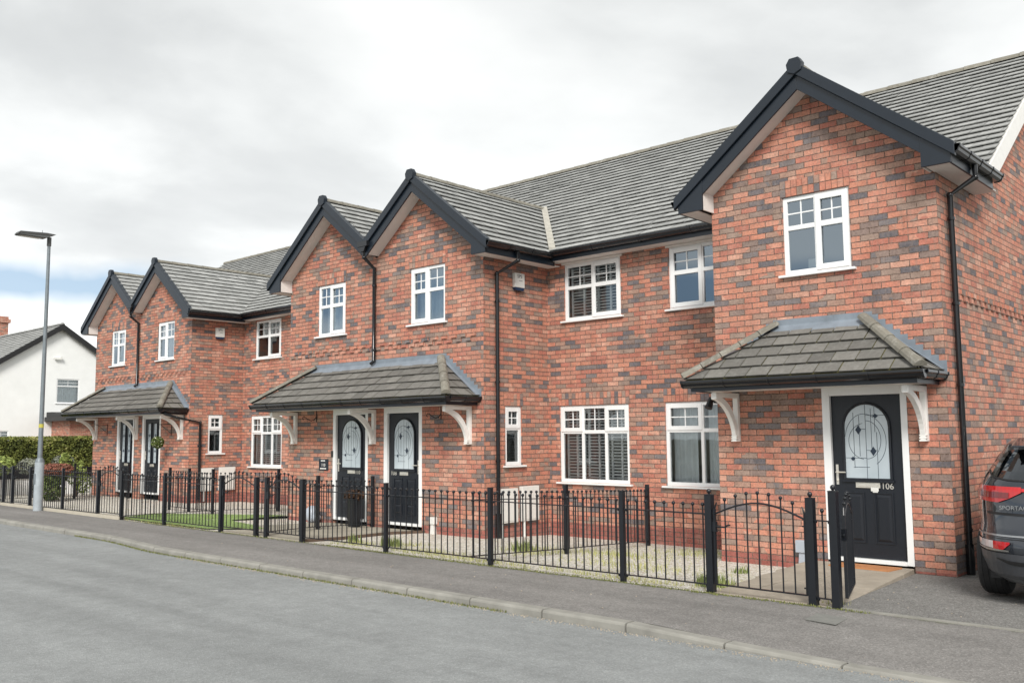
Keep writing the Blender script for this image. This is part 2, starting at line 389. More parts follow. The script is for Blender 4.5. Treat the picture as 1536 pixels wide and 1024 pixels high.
GP=[(0,-.005),(.055,-.005),(.085,.012),(.098,.045),(.112,.055),(.112,.085),(0,.085)]
def gutter(mb,A,B,out,clips=.5,ends=True):
    A,B,o=V(A),V(B),V(out).normalized(); Z=V((0,0,1)); d=B-A; L=d.length
    mb.prism([A+o*a+Z*b for a,b in GP],d)
    dn=d.normalized(); k=max(1,int(L/clips))
    for i in range(k+1):
        p=A+dn*min(L-.03,max(0.,L*i/k-.012)); q=[(-.001,-.011),(.058,-.011),(.091,.008),(.104,.042),(.119,.052),(.119,.088),(-.001,.088)]
        mb.prism([p+o*a+Z*b for a,b in q],dn*.024)
def downpipe(mb,pts,r=.034,br=()):
    mb.tube(pts,r,10)
    for p in pts[1:-1]: mb.ball(p,r*1.15,10,6)
    for z,x,y,o in br:
        mb.tube([(x,y,z-.018),(x,y,z+.018)],r*1.28,10); mb.box((x-.045*abs(o[1])-.008,y-.045*abs(o[0])-.008,z-.01),(x+.045*abs(o[1])+.008+ -o[0]*.0,y+.045*abs(o[0])+.008,z+.01))

# local frame: a along U, c outwards, z up
class Fr:
    def __init__(s,O,U,Nn): s.O=V(O); s.U=V(U); s.N=V(Nn)
    def __call__(s,a,z,c=0.): return s.O+s.U*a+s.N*c+V((0,0,z))
    def box(s,mb,a0,a1,z0,z1,c0,c1,tint=.5):
        mb.hexa([s(a0,z0,c0),s(a1,z0,c0),s(a1,z0,c1),s(a0,z0,c1),s(a0,z1,c0),s(a1,z1,c0),s(a1,z1,c1),s(a0,z1,c1)],tint)
def FY(y): return Fr((0,y,0),(1,0,0),(0,-1,0))
def FX(x,s=1): return Fr((x,0,0),(0,1,0),(s,0,0))

def ring(F,mb,a0,a1,z0,z1,w,c0,c1):
    F.box(mb,a0,a0+w,z0,z1,c0,c1); F.box(mb,a1-w,a1,z0,z1,c0,c1)
    F.box(mb,a0+w,a1-w,z0,z0+w,c0,c1-.0015); F.box(mb,a0+w,a1-w,z1-w,z1,c0,c1-.0015)
def window(house,F,a0,a1,z0,z1,cols,tfrac,label=None,inside=None,gl='glass',sill=(.06,.05),name='window'):
    """cols: list of (width share, mode): 'full' opener over full height, 'top' opener in the top light only, 'fix' fixed."""
    fr=MB(); sash=MB(); barl=[]; g=MB(); W=.058; c0,c1=-.085,-.022
    ring(F,fr,a0,a1,z0,z1,W,c0,c1)
    H=z1-z0; tz=z1-H*tfrac; tot=sum(c[0] for c in cols); iw=(a1-a0-2*W); x=a0+W; mull=.05; n=len(cols)
    panes=[]
    usable=iw-mull*(n-1)
    for i,(sh,mode) in enumerate(cols):
        w=usable*sh/tot; xl,xr=x,x+w
        if mode=='full':
            ring(F,sash,xl-.03,xr+.03,z0+W-.03,z1-W+.03,.068,c1-.02,c1+.014)
            F.box(sash,xl+.038,xr-.038,tz-.035,tz+.035,c1-.03,c1+.006)
            panes+= [(xl+.036,xr-.036,tz+.035,z1-W-.036,True),(xl+.036,xr-.036,z0+W+.036,tz-.035,False)]
        else:
            F.box(fr,xl,xr,tz-.03,tz+.03,c0,c1-.0025)
            if mode=='top':
                ring(F,sash,xl-.03,xr+.03,tz+.005,z1-W+.03,.066,c1-.02,c1+.014)
                panes.append((xl+.034,xr-.034,tz+.069,z1-W-.034,True))
            else: panes.append((xl,xr,tz+.03,z1-W,True))
            panes.append((xl,xr,z0+W,tz-.03,False))
        if i<n-1: F.box(fr,xr,xr+mull,z0+W,z1-W,c0,c1-.001)
        x=xr+mull
    for (pl,pr_,pb,pt,gd) in panes:
        cg=c1-.028
        g.face([F(pl,pb,cg),F(pr_,pb,cg),F(pr_,pt,cg),F(pl,pt,cg)])
        if gd:
            bars=MB(); barl.append(bars); m=(pl+pr_)/2; q=(pb+pt)/2; F.box(bars,m-.0085,m+.0085,pb,pt,cg-.006,cg+.008); F.box(bars,pl,m-.0085,q-.0085,q+.0085,cg-.006,cg+.007); F.box(bars,m+.0085,pr_,q-.0085,q+.0085,cg-.006,cg+.007)
    w=fr.build(name,M['upvc'],house,bevel=.004)
    if label: w['label']=label
    if sash.v: sash.build('sash',M['upvc'],w,bevel=.004)
    for bars in barl: bars.build('glazing_bar',M['upvc'],w)
    g.build('glass_pane',M[gl],w)
    s=MB(); F.box(s,a0-sill[0],a1+sill[0],z0-.032,z0-.002,-.03,.055); F.box(s,a0-.0,a1+.0,z0-.002,z0+.012,-.03,-.0205)
    s.build('sill',M['upvc'],w,bevel=.004)
    rm=MB(); A,B,C,D=a0-.35,a1+.35,z0-.5,z1+.25; dd=-1.6; k=-.12
    for q in ([F(A,C,dd),F(B,C,dd),F(B,D,dd),F(A,D,dd)],[F(A,C,k),F(A,C,dd),F(A,D,dd),F(A,D,k)],[F(B,C,k),F(B,C,dd),F(B,D,dd),F(B,D,k)],[F(A,C,k),F(B,C,k),F(B,C,dd),F(A,C,dd)],[F(A,D,k),F(B,D,k),F(B,D,dd),F(A,D,dd)]): rm.face(q)
    rm.build('room_lining',M['room'],w)
    if inside=='shutter':
        b=MB(); ci=-.145
        edges=[a0+W]; x=a0+W
        for i,(sh,mode) in enumerate(cols):
            ww=usable*sh/tot; 
            for q in (x+ww*.0,x+ww*.5): F.box(b,q-.0,q+.035,z0+W,z1-W,ci-.012,ci+.012)
            x+=ww+mull
        z=z0+W+.03
        while z<z1-W:
            mb0=[F(a0+W,z+.008,ci-.012),F(a1-W,z+.008,ci-.012),F(a1-W,z+.014,ci-.010),F(a0+W,z+.014,ci-.010),F(a0+W,z-.012,ci+.010),F(a1-W,z-.012,ci+.010),F(a1-W,z-.006,ci+.012),F(a0+W,z-.006,ci+.012)]
            b.face(mb0[:2]+[mb0[5],mb0[4]]); b.face(mb0[2:4]+[mb0[7],mb0[6]]); b.face([mb0[4],mb0[5],mb0[6],mb0[7]])
            z+=.052
        b.build('shutter',M['slat'],w)
    elif inside in('curtain','sidecurtain'):
        b=MB(); spans=[(a0+.03,a1-.03)] if inside=='curtain' else [(a0+.50*(a1-a0),a1),(a0+.02,a0+.36*(a1-a0))]
        for s0,s1 in spans:
            nn=int((s1-s0)/.022); pts=[(s0+(s1-s0)*i/nn,-.22+.02*math.sin(i*1.3)+.008*math.sin(i*.37)) for i in range(nn+1)]
            for p,q in zip(pts,pts[1:]): b.face([F(p[0],z0,p[1]),F(q[0],z0,q[1]),F(q[0],z1,q[1]),F(p[0],z1,p[1])])
        b.build('curtain',M['curtain'],w)
    elif inside=='roller':
        b=MB(); F.box(b,a0+.05,a1-.05,z0+.55*H,z1-.02,-.18,-.175); b.build('roller_blind',M['slat'],w)
    return w
U2=[(1,'fix'),(1,'full')]; U2r=[(1,'full'),(1,'fix')]

def soldier(house,F,a0,a1,z,seed=0):
    mb=MB(); rnd=random.Random(seed); n=max(2,round((a1-a0)/.076)); w=(a1-a0)/n
    for i in range(n):
        l=a0+i*w+.004; r=l+w-.008; k=rnd.randint(0,400); c=.005+rnd.uniform(0,.004)
        P=[F(l,z+.004,-.02),F(r,z+.004,-.02),F(r,z+.004,c),F(l,z+.004,c),F(l,z+.212,-.02),F(r,z+.212,-.02),F(r,z+.212,c),F(l,z+.212,c)]
        n0=len(mb.f); mb.hexa(P)
        uo,vo=k*.225+.01,(k%7)*.15+.0105
        for q in range(n0,len(mb.f)):
            mb.uv[q]=[(uo,vo),(uo,vo+.054),(uo+.2,vo+.054),(uo+.2,vo)]
    o=mb.build('soldier_course',M['soldier'],house); q=MB(); F.box(q,a0,a1,z,z+.216,-.01,.0015); q.build('mortar_bed',M['joint'],o)
def textmesh(name,txt,size,mat,parent,F,a,z,c,ext=.002,align='LEFT'):
    cu=bpy.data.curves.new(name,'FONT'); cu.body=txt; cu.size=size; cu.extrude=ext; cu.align_x=align
    o=bpy.data.objects.new(name+'_tmp',cu); COL.objects.link(o); bpy.context.view_layer.update()
    me=bpy.data.meshes.new_from_object(o.evaluated_get(bpy.context.evaluated_depsgraph_get())); bpy.data.objects.remove(o)
    mb=MB()
    L=LOC[parent.name]
    for v in me.vertices: v.co=V(F(a+v.co.x,z+v.co.y,c+v.co.z))-L
    me.materials.clear(); me.materials.append(mat); me.name=name
    ob=bpy.data.objects.new(name,me); COL.objects.link(ob); ob.parent=parent; LOC[ob.name]=L; return ob

def door(house,F,f0,f1,z0,z1,l0,l1,style,num=None,handle='L',label=None):
    fr=MB(); zt=z1
    F.box(fr,f0,l0,z0,zt,-.10,.004); F.box(fr,l1,f1,z0,zt,-.10,.004); F.box(fr,l0,l1,z1-.108,zt,-.10,.003); F.box(fr,l0,l1,z0,z0+.045,-.10,.03)
    d=MB(); b=z0+.05; t=z1-.108; c=-.045
    F.box(d,l0,l1,b,t,-.09,c)
    w=l1-l0; m=(l0+l1)/2
    glass_=MB(); lead=MB(); gc=c+.012
    if style=='arch':
        hw=w*.325; gb=b+.478*(t-b); gt=t-.10
        sp=gt-hw*1.02; n=14
        pts=[(m-hw,gb),(m+hw,gb)]+[(m+hw*math.cos(math.pi*i/n),sp+hw*1.02*math.sin(math.pi*i/n)) for i in range(n+1)]
        glass_.face([F(a,z,gc) for a,z in pts])
        # raised moulding round the glass
        for s in range(len(pts)):
            p,q=V((pts[s][0],pts[s][1],0)),V((pts[(s+1)%len(pts)][0],pts[(s+1)%len(pts)][1],0))
            if (q-p).length<1e-4: continue
            d.tube([F(p.x,p.y,c+.012),F(q.x,q.y,c+.012)],.017,6)
        F.box(d,m-hw-.03,m+hw+.03,gb-.035,gb-.005,c-.01,c+.028)
        Hh=gt-gb
        def ln(x0,y0,x1,y1): lead.tube([F(m+hw*x0,gb+Hh*y0,gc+.001),F(m+hw*x1,gb+Hh*y1,gc+.001)],.0028,4)
        def arc(cx,cy,rx,ry,t0,t1,k=16):
            lead.tube([F(m+hw*(cx+rx*math.cos(math.radians(t0+(t1-t0)*i/k))),gb+Hh*(cy+ry*math.sin(math.radians(t0+(t1-t0)*i/k))),gc+.001) for i in range(k+1)],.0028,4)
        ln(-.02,0,-.02,1); ln(.45,0,.45,.62); ln(-.55,.15,-.55,.88); ln(-.3,.3,-.3,.84); ln(.22,.38,.22,.93)
        ln(-.93,.28,-.02,.28); ln(-.02,.38,.45,.38); ln(-.02,.84,.93,.84); ln(-.3,.66,-.02,.66); ln(-.6,.16,.1,.16); ln(.38,.62,.38,.95)
        arc(-.02,.5,.86,.34,-60,60); arc(-.02,.5,.76,.24,100,260); arc(.0,.52,.62,.25,-90,90); arc(-.1,.5,.85,.36,60,170)
        def dia(cx,cy,sx,sz): lead.prism([F(m+hw*(cx-sx),gb+Hh*cy,gc),F(m+hw*cx,gb+Hh*(cy-sz),gc),F(m+hw*(cx+sx),gb+Hh*cy,gc),F(m+hw*cx,gb+Hh*(cy+sz),gc)],F.N*.006)
        dia(-.34,.65,.13,.06); dia(.28,.37,.13,.06); dia(-.62,.27,.09,.03); dia(.42,.83,.12,.03)
        pz1=gb-.15; 
        rows=[(b+.17,pz1)] if num=='106' else [(b+.12,b+.33),(b+.40,pz1)]
    else:
        for s in (-1,1):
            cx=m+s*w*.19; hw=w*.085; gb=b+.40*(t-b); gt=t-.13
            glass_.face([F(cx-hw,gb,gc),F(cx+hw,gb,gc),F(cx+hw,gt,gc),F(cx-hw,gt,gc)]); ring(F,d,cx-hw-.03,cx+hw+.03,gb-.03,gt+.03,.03,c-.01,c+.024)
            for k in range(1,7):
                zz=gb+(gt-gb)*k/7; lead.tube([F(cx-hw*(.5 if k%2 else 1),zz,gc+.001),F(cx+hw,zz,gc+.001)],.0028,4)
            lead.tube([F(cx,gb,gc+.001),F(cx,gt,gc+.001)],.0028,4)
            for q in (.3,.7): lead.prism([F(cx-.035,gb+(gt-gb)*q,gc),F(cx,gb+(gt-gb)*q-.05,gc),F(cx+.035,gb+(gt-gb)*q,gc),F(cx,gb+(gt-gb)*q+.05,gc)],F.N*.006)
        rows=[(b+.12,b+.33),(b+.40,b+.40*(t-b)-.16)]
    for r0,r1 in rows:
        for s in (-1,1):
            cx=m+s*w*.20; hw=w*.135
            ring(F,d,cx-hw,cx+hw,r0,r1,.018,c-.01,c+.010); 
            P=[F(cx-hw+.03,r0+.03,c+.001),F(cx+hw-.03,r0+.03,c+.001),F(cx+hw-.03,r1-.03,c+.001),F(cx-hw+.03,r1-.03,c+.001)]
            Q=[F(cx-hw+.055,r0+.055,c+.014),F(cx+hw-.055,r0+.055,c+.014),F(cx+hw-.055,r1-.055,c+.014),F(cx-hw+.055,r1-.055,c+.014)]
            for i in range(4): d.face([P[i],P[(i+1)%4],Q[(i+1)%4],Q[i]])
            d.face(Q)
    leaf=d.build('door',M['door'],house,bevel=.003)
    if label: leaf['label']=label
    fr.build('door_frame',M['upvc'],leaf,bevel=.004)
    glass_.build('door_glass',M['frost'],leaf); lead.build('leading',M['ink'],leaf)
    lb=MB(); lz=rows[-1][1]+.050 if style=='arch' else rows[-1][1]+.055
    lc=m if num!='108' else m
    lw=.165 if num=='106' else .13
    F.box(lb,m-lw+.01,m+lw-.03,lz,lz+.072,c-.005,c+.010); F.box(lb,m-lw+.035,m+lw-.055,lz+.016,lz+.052,c+.010,c+.017)
    lb.build('letter_box',M['steel'],leaf,bevel=.003)
    if num=='106':
        pp=MB(); F.box(pp,m+.03,m+.12,lz-.035,lz+.012,c+.018,c+.024); F.box(pp,m+.05,m+.11,lz-.05,lz-.034,c+.016,c+.022); pp.build('paper',M['plastic'],leaf)
    if num:
        if num=='108': textmesh('door_number',num,.105,M['steel'],leaf,F,l0+.06,lz,c+.002,.004)
        else: textmesh('door_number',num,.098,M['steel'],leaf,F,m+lw-.018,lz-.006,c+.004,.004)
    h=MB(); hx=l0+.05 if handle=='L' else l1-.05; s=1 if handle=='L' else -1; hz=b+.98
    F.box(h,hx-.015,hx+.015,hz-.13,hz+.11,c-.005,c+.010); h.tube([F(hx,hz+.02,c+.005),F(hx,hz+.02,c+.05),F(hx+s*.115,hz+.02,c+.05)],.009,8); h.ball(F(hx,hz-.08,c+.012),.012)
    h.build('handle',M['steel'],leaf)
    return leaf

def gable(house,xc,yw,za,m,xl,xr,kind_l,kind_r,yback0,zback0,depth=.30,rs=1,mback=.7,ovh=.29,endcap=True,mossy=False):
    """gable roof on a projecting bay. za apex height of tile plane; slopes m; eaves at xl,xr; main roof plane z=zback0+mback*(y-yback0)."""
    yf=yw-ovh; rt=MB(); th=math.atan(m); cs,sn=math.cos(th),math.sin(th)
    for sgn,xe in ((1,xr),(-1,xl)):
        hw=abs(xe-xc); ze=za-hw*m; Ls=hw/cs
        # u = y - yf ; end: y <= yback0+(z-zback0)/mback
        hp=[(1,-sn/mback,yback0+(ze-zback0)/mback-yf)]
        tiles(rt,(xe,yf,ze),(0,1,0),(-sgn*cs,0,sn),.01,6.,0,Ls,hp,rs=rs+sgn)
    roof=rt.build('gable_roof',M['tile'],house)
    yend=yback0+(za-zback0)/mback
    r=MB(); caps(r,(xc,yf+.02,za-.02),(xc,yend,za-.02),.085,.42); r.build('ridge_tile',M['hip'],roof)
    # barge boards with dry verge
    bg=MB(); vg=MB(); sf=MB(); ecs=[]
    for sgn,xe,kd in ((1,xr,kind_r),(-1,xl,kind_l)):
        hw=abs(xe-xc); ze=za-hw*m; cut=V((xe,0,ze)); ap=V((xc,0,za))
        x_in=xe
        def strip(mb,o0,o1,y0,y1,xs=xe,x0=xc):
            zf=lambda x:za-abs(x-xc)*m
            mb.hexa([(x0,y0,zf(x0)-o0),(xs,y0,zf(xs)-o0),(xs,y1,zf(xs)-o0),(x0,y1,zf(x0)-o0),(x0,y0,zf(x0)-o1),(xs,y0,zf(xs)-o1),(xs,y1,zf(xs)-o1),(x0,y1,zf(x0)-o1)])
        strip(vg,-.045,.115,yf-.045,yf+.012)
        strip(vg,-.045,-.030,yf+.012,yf+.07)
        strip(bg,.115,depth,yf-.005,yf+.022,xs=xe-sgn*(.02 if kd=='valley' else .17))
        xw=xe-sgn*(.05 if kd=='valley' else .27); ec=MB()
        strip(sf,depth-.045,depth-.03,yf+.022,yw-.002,xs=xw)
        if kd=='eave':
            zb=za-hw*m; zs=4.505+(zb-4.68)
            # kneeler box closing the eaves end
            xi=xe-sgn*(.375 if sgn>0 else .43); zf=lambda x:za-abs(x-xc)*m
            ec.prism([(xi,yf-.012,zs),(xe-sgn*.055,yf-.012,zs),(xe-sgn*.045,yf-.012,zf(xe-sgn*.045)-.10),(xi,yf-.012,zf(xi)-.10)],(0,.03,0)); ecs.append(ec)
            # white soffit and fascia running back along the eaves
            sf.box((xe-sgn*.33,yf+.02,zs+.002),(xe-sgn*.06,yback0+.25,zs+.014))
            sf.box((xi,yf+.02,zs+.003),(xi+sgn*.02,yw-.002,zf(xi)-depth+.02))
            bg.box((xe-sgn*.075,yf+.022,zs-.003),(xe-sgn*.05,yback0+.1,zb-.015))
    vo=vg.build('verge_trim',M['anth'],roof,bevel=.006); bg.build('barge_board',M['anth'],roof,bevel=.003); sf.build('soffit',M['soffit'],roof)
    for ec in ecs: ec.build('box_end',M['anth'],roof,bevel=.004)
    if endcap:
        e=MB(); w=.105; zc=za+.005
        e.prism([(xc-.06,yf-.065,zc+.09),(xc+.06,yf-.065,zc+.09),(xc+w,yf-.065,zc+.02),(xc+w*.85,yf-.065,zc-.085),(xc,yf-.065,zc-.125),(xc-w*.85,yf-.065,zc-.085),(xc-w,yf-.065,zc+.02)],(0,.09,0))
        e.build('ridge_end_cap',M['anth'],roof,bevel=.008)
    return roof

def main_roof(house,x0,x1,ye,ze,yr,m,xorig=0.,verge=None,rs=5):
    th=math.atan(m); cs,sn=math.cos(th),math.sin(th); L=(yr-ye)/cs; mb=MB()
    a,b=x0-xorig,x1-xorig
    tiles(mb,(xorig,ye,ze),(1,0,0),(0,cs,sn),a,b,0,L,[],rs=rs)
    ybk=2*yr-ye
    tiles(mb,(xorig,ybk,ze),(1,0,0),(0,-cs,sn),a,b,0,L,[],rs=rs+1,jit=0,gauge=.4,tw=.6)
    r=mb.build('roof',M['tile'],house)
    zr=ze+m*(yr-ye); c=MB(); caps(c,(x0,yr,zr-.03),(x1,yr,zr-.03),.10,.42); c.build('ridge_tile',M['hip'],r)
    if verge:
        v=MB()
        for s in (1,-1):
            y0,y1=(ye+.0,yr) if s==1 else (2*yr-ye,yr)
            X0,X1=verge
            v.hexa([(X0,y0,ze-.0),(X1,y0,ze-.0),(X1,y1,zr-.0),(X0,y1,zr-.0),(X0,y0+s*.42,ze-.30+.42*m),(X1,y0+s*.42,ze-.30+.42*m),(X1,y1,zr-.30),(X0,y1,zr-.30)])
        v.build('verge_board',M['white'],r,bevel=.004)
        v=MB(); X1=verge[1]-.03
        for s in (1,-1):
            y0,y1=(ye+.45,yr) if s==1 else (2*yr-ye-.45,yr); zz=ze+.45*m
            v.face([(0.002,y0,zz-.28),(X1,y0,zz-.28),(X1,y1,zr-.28),(0.002,y1,zr-.28)])
        v.build('verge_soffit',M['soffit'],r)
    return r
def eaves(house,x0,x1,yw,zs,ze,gx0=None,gx1=None,over=.30):
    f=MB(); f.box((x0,yw-over,zs-.005),(x1,yw-over+.022,ze-.02)); fo=f.build('fascia',M['anth'],house)
    s=MB(); s.box((x0,yw-over+.022,zs),(x1,yw+.01,zs+.012)); s.build('soffit',M['soffit'],house)
    g=MB(); gutter(g,(gx0 if gx0 is not None else x0,yw-over-.002,ze-.095),(gx1 if gx1 is not None else x1,yw-over-.002,ze-.095),(0,-1,0),.9); g.build('gutter',M['gutter'],house)

def bracket(parent,x,yw,zt,zb,depth=.60,w=.07):
    mb=MB(); x0,x1=x-w/2,x+w/2
    mb.box((x0,yw-.06,zb),(x1,yw-.001,zt-.001)); mb.box((x0+.003,yw-depth,zt-.065),(x1-.003,yw-.06,zt-.002))
    n=12; H=zt-.065-zb-.02; D=depth-.10
    ins=[];out=[]
    for i in range(n+1):
        t=math.radians(90*i/n)
        ins.append((yw-.06-D*(1-math.cos(t))-.0,zb+.05+H*math.sin(t)*.97)); 
    for i in range(n+1):
        t=math.radians(90*i/n); out.append((yw-.06-.055-(D-.0)*(1-math.cos(t)),zb+.015+(H-.02)*math.sin(t)-.03*math.sin(2*t)))
    for i in range(n):
        a,b,c,d=ins[i],ins[i+1],out[i+1],out[i]
        mb.hexa([(x0+.006,a[0],a[1]),(x1-.006,a[0],a[1]),(x1-.006,b[0],b[1]),(x0+.006,b[0],b[1]),(x0+.006,d[0],d[1]),(x1-.006,d[0],d[1]),(x1-.006,c[0],c[1]),(x0+.006,c[0],c[1])])
    for k in range(3): mb.box((x0-.004,yw-.125+k*.004,zb+.0+k*.03),(x1+.004,yw-.055,zb+.018+k*.03))
    mb.box((x0-.003,yw-depth-.004,zt-.085),(x1+.003,yw-depth+.08,zt-.012))
    mb.build('bracket',M['white'],parent,bevel=.003)

def canopy(house,yw,h,xl,xr,dl,dr,cut0,cut1,left,right,brs,gl=.09):
    yf=yw-.76; zb=2.20+h; zt=2.86+h; D=.74; up=math.sqrt(D*D+(zt-zb)**2); cs,sn=D/up,(zt-zb)/up
    un=MB(); mb=MB(); hp=[(-1,dl/up,-0.),(1,dr/up,xr-xl)]  # u>=v*dl/up ; u<= (xr-xl)-v*dr/up
    a,b=max(cut0,xl)-xl,min(cut1,xr)-xl
    tiles(mb,(xl,yf,zb),(1,0,0),(0,cs,sn),a,b,0,up,hp,gauge=.197,tw=.29,t=.028,jit=.003,joint=.011,rs=int(abs(xl)*7),under=un)
    for on,xe,dd,s in ((left,xl,dl,-1),(right,xr,dr,1)):
        if not on: continue
        us=math.sqrt(dd*dd+(zt-zb)**2)
        tiles(mb,(xe,yf,zb),(0,1,0),(-s*dd/us,0,(zt-zb)/us),0,.755,0,us,[(-1,D/us,0.)],gauge=.197*us/up,tw=.29,t=.028,joint=.011,rs=3,under=un)
    c=mb.build('porch_canopy',M['tile2'],house); un.build('mossy_underlay',M['mossj'],c)
    if left: hm=MB(); caps(hm,(xl-.01,yf-.01,zb+.03),(xl+dl+.02,yw-.03,zt+.04),.075,.31,tint=.5); hm.build('hip_tile',M['hip'],c)
    if right: hm=MB(); caps(hm,(xr+.01,yf-.01,zb+.03),(xr-dr-.02,yw-.03,zt+.04),.075,.31,tint=.5); hm.build('hip_tile',M['hip'],c)
    fl=MB(); A=max(cut0,xl+dl-.07); B=min(cut1,xr-dr+.09)
    fl.box((A,yw-.014,zt-.02),(B,yw-.001,zt+.105)); fl.hexa([(A,yw-.13,zt-.085),(B,yw-.13,zt-.085),(B,yw-.012,zt+.02),(A,yw-.012,zt+.02),(A,yw-.13,zt-.075),(B,yw-.13,zt-.075),(B,yw-.012,zt+.032),(A,yw-.012,zt+.032)])
    n=int((B-A)/.8)
    for i in range(1,n+1): fl.box((A+i*.8,yw-.017,zt+.0),(A+i*.8+.006,yw-.013,zt+.105))
    for on,xe,dd,s in ((left,xl,dl,-1),(right,xr,dr,1)):
        if not on: continue
        k=int((zt-zb)/.075)+1
        for i in range(k+1):
            z0=zb+(zt-zb)*i/(k+1)-.01; z1=z0+(zt-zb)/(k+1)
            xa=xe-s*dd*i/(k+1); fl.box((xa-s*.16,yw-.012-.0004*i,z0),(xa+s*(.045+.03*i/k),yw-.001,z1+.075))
        us=math.sqrt(dd*dd+(zt-zb)**2); wv=V((-s*dd/us,0,(zt-zb)/us)); nv=V((s*(zt-zb)/us,0,dd/us))
        p0=V((xe+s*.0,yw-.012,zb))+nv*.036; q0=p0+wv*us
        fl.face([p0,q0,q0-V((0,.085,0))-nv*.0,p0-V((0,.10,0))])
    fl.build('lead_flashing',M['lead'],c)
    fs=MB(); A=max(cut0,xl+.0+(.06 if left else 0)); B=min(cut1,xr-(.05 if right else 0)); k0=2.056+h
    fs.box((A,yw-.709,k0),(B,yw-.687,zb-.005))
    if left: fs.box((A,yw-.687,k0),(A+.022,yw-.001,zb-.005))
    if right: fs.box((B-.022,yw-.687,k0),(B,yw-.001,zb-.005))
    fs.build('fascia',M['anth'],c)
    so=MB(); so.box((A+(.022 if left else 0),yw-.687,k0+.012),(B-(.022 if right else 0),yw-.002,k0+.022)); so.build('soffit',M['white'],c)
    g=MB(); gutter(g,(A-(gl if left else 0),yw-.711,zb-.09),(B+(.10 if right else 0),yw-.711,zb-.09),(0,-1,0),.52)
    if right: gutter(g,(B+.003,yw-.711,zb-.0895),(B+.003,yw-.005,zb-.0895),(1,0,0),.33)
    if left: gutter(g,(A-.003,yw-.711,zb-.0895),(A-.003,yw-.005,zb-.0895),(-1,0,0),.33)
    g.build('gutter',M['gutter'],c,bevel=.003)
    for x in brs: bracket(c,x,yw,2.048+h,1.42+h)
    return c

def dentils(mb,F,a0,a1,z,alt=0):
    n=int((a1-a0)/.225); s=(a1-a0)/n
    for r in range(2):
        for i in range(n):
            a=a0+s*i+(r*.5*s); F.box(mb,a,a+s*.5-.006,z+r*.075,z+r*.075+.066,-.01,.022)

# ================================================================== TERRACE HOUSES
YB,YA,RB,RA=-.147,.784,1.508,2.292
MR=.70; EB=(1.208,4.70,5.354); EA=(1.992,4.74,6.28)
zrB=EB[1]+MR*(EB[2]-EB[0]); zrA=EA[1]+MR*(EA[2]-EA[0])
BACKB=2*EB[2]-EB[0]-.3; BACKA=2*EA[2]-EA[0]-.3
GM=.785
def wallP(y): return lambda a,z:(a,y,z)
def wallX(x): return lambda a,z:(x,a,z)
def gtop(xc,za,drop=.262): return lambda x: za-drop-GM*abs(x-xc)

# ---------- 106
h106=thing('terraced_house','red brick end house with one big front gable and the 106 door','house',(-1.5,0,0),'red brick terraced houses')
m=MB()
ops=[(-1.895,-1.021,3.527,4.539),(-1.472,-.453,-.3,2.08)]
wall(m,wallP(0),-2.92,0,-.4,gtop(-1.5,6.11),ops,(-1.5,),(0,.11,0))
wall(m,wallX(-2.92),0,RB,-.4,lambda a:4.55)
ops2=[(-4.731,-3.42,.711,2.02),(-4.598,-3.40,3.499,4.50)]
wall(m,wallP(RB),-4.9,-2.92,-.4,lambda a:4.56,ops2,(),(0,.11,0))
topx=lambda y: min(4.56,9) if y<1.25 else EB[1]-.27+MR*(min(y,2*EB[2]-y)-EB[0])
wall(m,wallX(0),0,BACKB,-.4,topx,(),(1.25,EB[2]))
wall(m,wallP(BACKB),-4.9,0,-.4,lambda a:4.56)
w=m.build('brick_wall',M['brick'],h106)
def plinths(h,bs):
    for b_ in bs: q=MB(); q.box(*b_); q.build('plinth',M['plinth'],h)
plinths(h106,[((-2.924,-.004,-.4),(-1.476,.06,.0)),((-.449,-.004,-.4),(.004,.06,-.045)),((-.06,.06,-.4),(.004,BACKB,-.045)),((-4.9,RB-.004,-.4),(-2.93,RB+.05,.06)),((-2.924,.06,-.4),(-2.86,RB-.004,.03))])
dn=MB(); dentils(dn,FX(0),.55,8.,3.07); dn.build('dentil_course',M['brick'],h106)
window(h106,FY(0),-1.895,-1.021,3.527,4.539,U2,.40,'upper gable window with two lights, a card standing inside on its sill',gl='glassup')
cd=MB(); cd.box((-1.62,.115,3.59),(-1.52,.13,3.72)); cd.build('card_on_sill',M['plastic'],h106)
window(h106,FY(RB),-4.731,-3.42,.711,2.02,[(1,'top'),(1,'fix')],.34,None,'sidecurtain')
window(h106,FY(RB),-4.598,-3.40,3.499,4.497,[(1,'full'),(1,'fix')],.42,None,gl='glassup')
hd=MB(); FY(RB).box(hd,-4.64,-3.36,4.495,4.53,-.02,.02); hd.build('head_board',M['soffit'],h106)
soldier(h106,FY(0),-1.915,-1.0,4.541,1); soldier(h106,FY(RB),-4.751,-3.4,2.024,2)
door(h106,FY(0),-1.472,-.453,0,2.08,-1.376,-.528,'arch','106','L')
gable(h106,-1.5,0,6.11,GM,-3.315,.318,'eave','eave',EB[0],EB[1],rs=11)
main_roof(h106,-4.9,.20,EB[0],EB[1],EB[2],MR,verge=(.175,.215),rs=21)
eaves(h106,-4.9,-3.0,RB,4.535,EB[1])
g=MB(); gutter(g,(.262,-.33,4.61),(.262,1.40,4.61),(1,0,0),.42); g.build('gutter',M['gutter'],h106,bevel=.003); g=MB(); gutter(g,(-3.262,-.3,4.61),(-3.262,1.1,4.61),(-1,0,0),.8); g.build('gutter',M['gutter'],h106,bevel=.003)
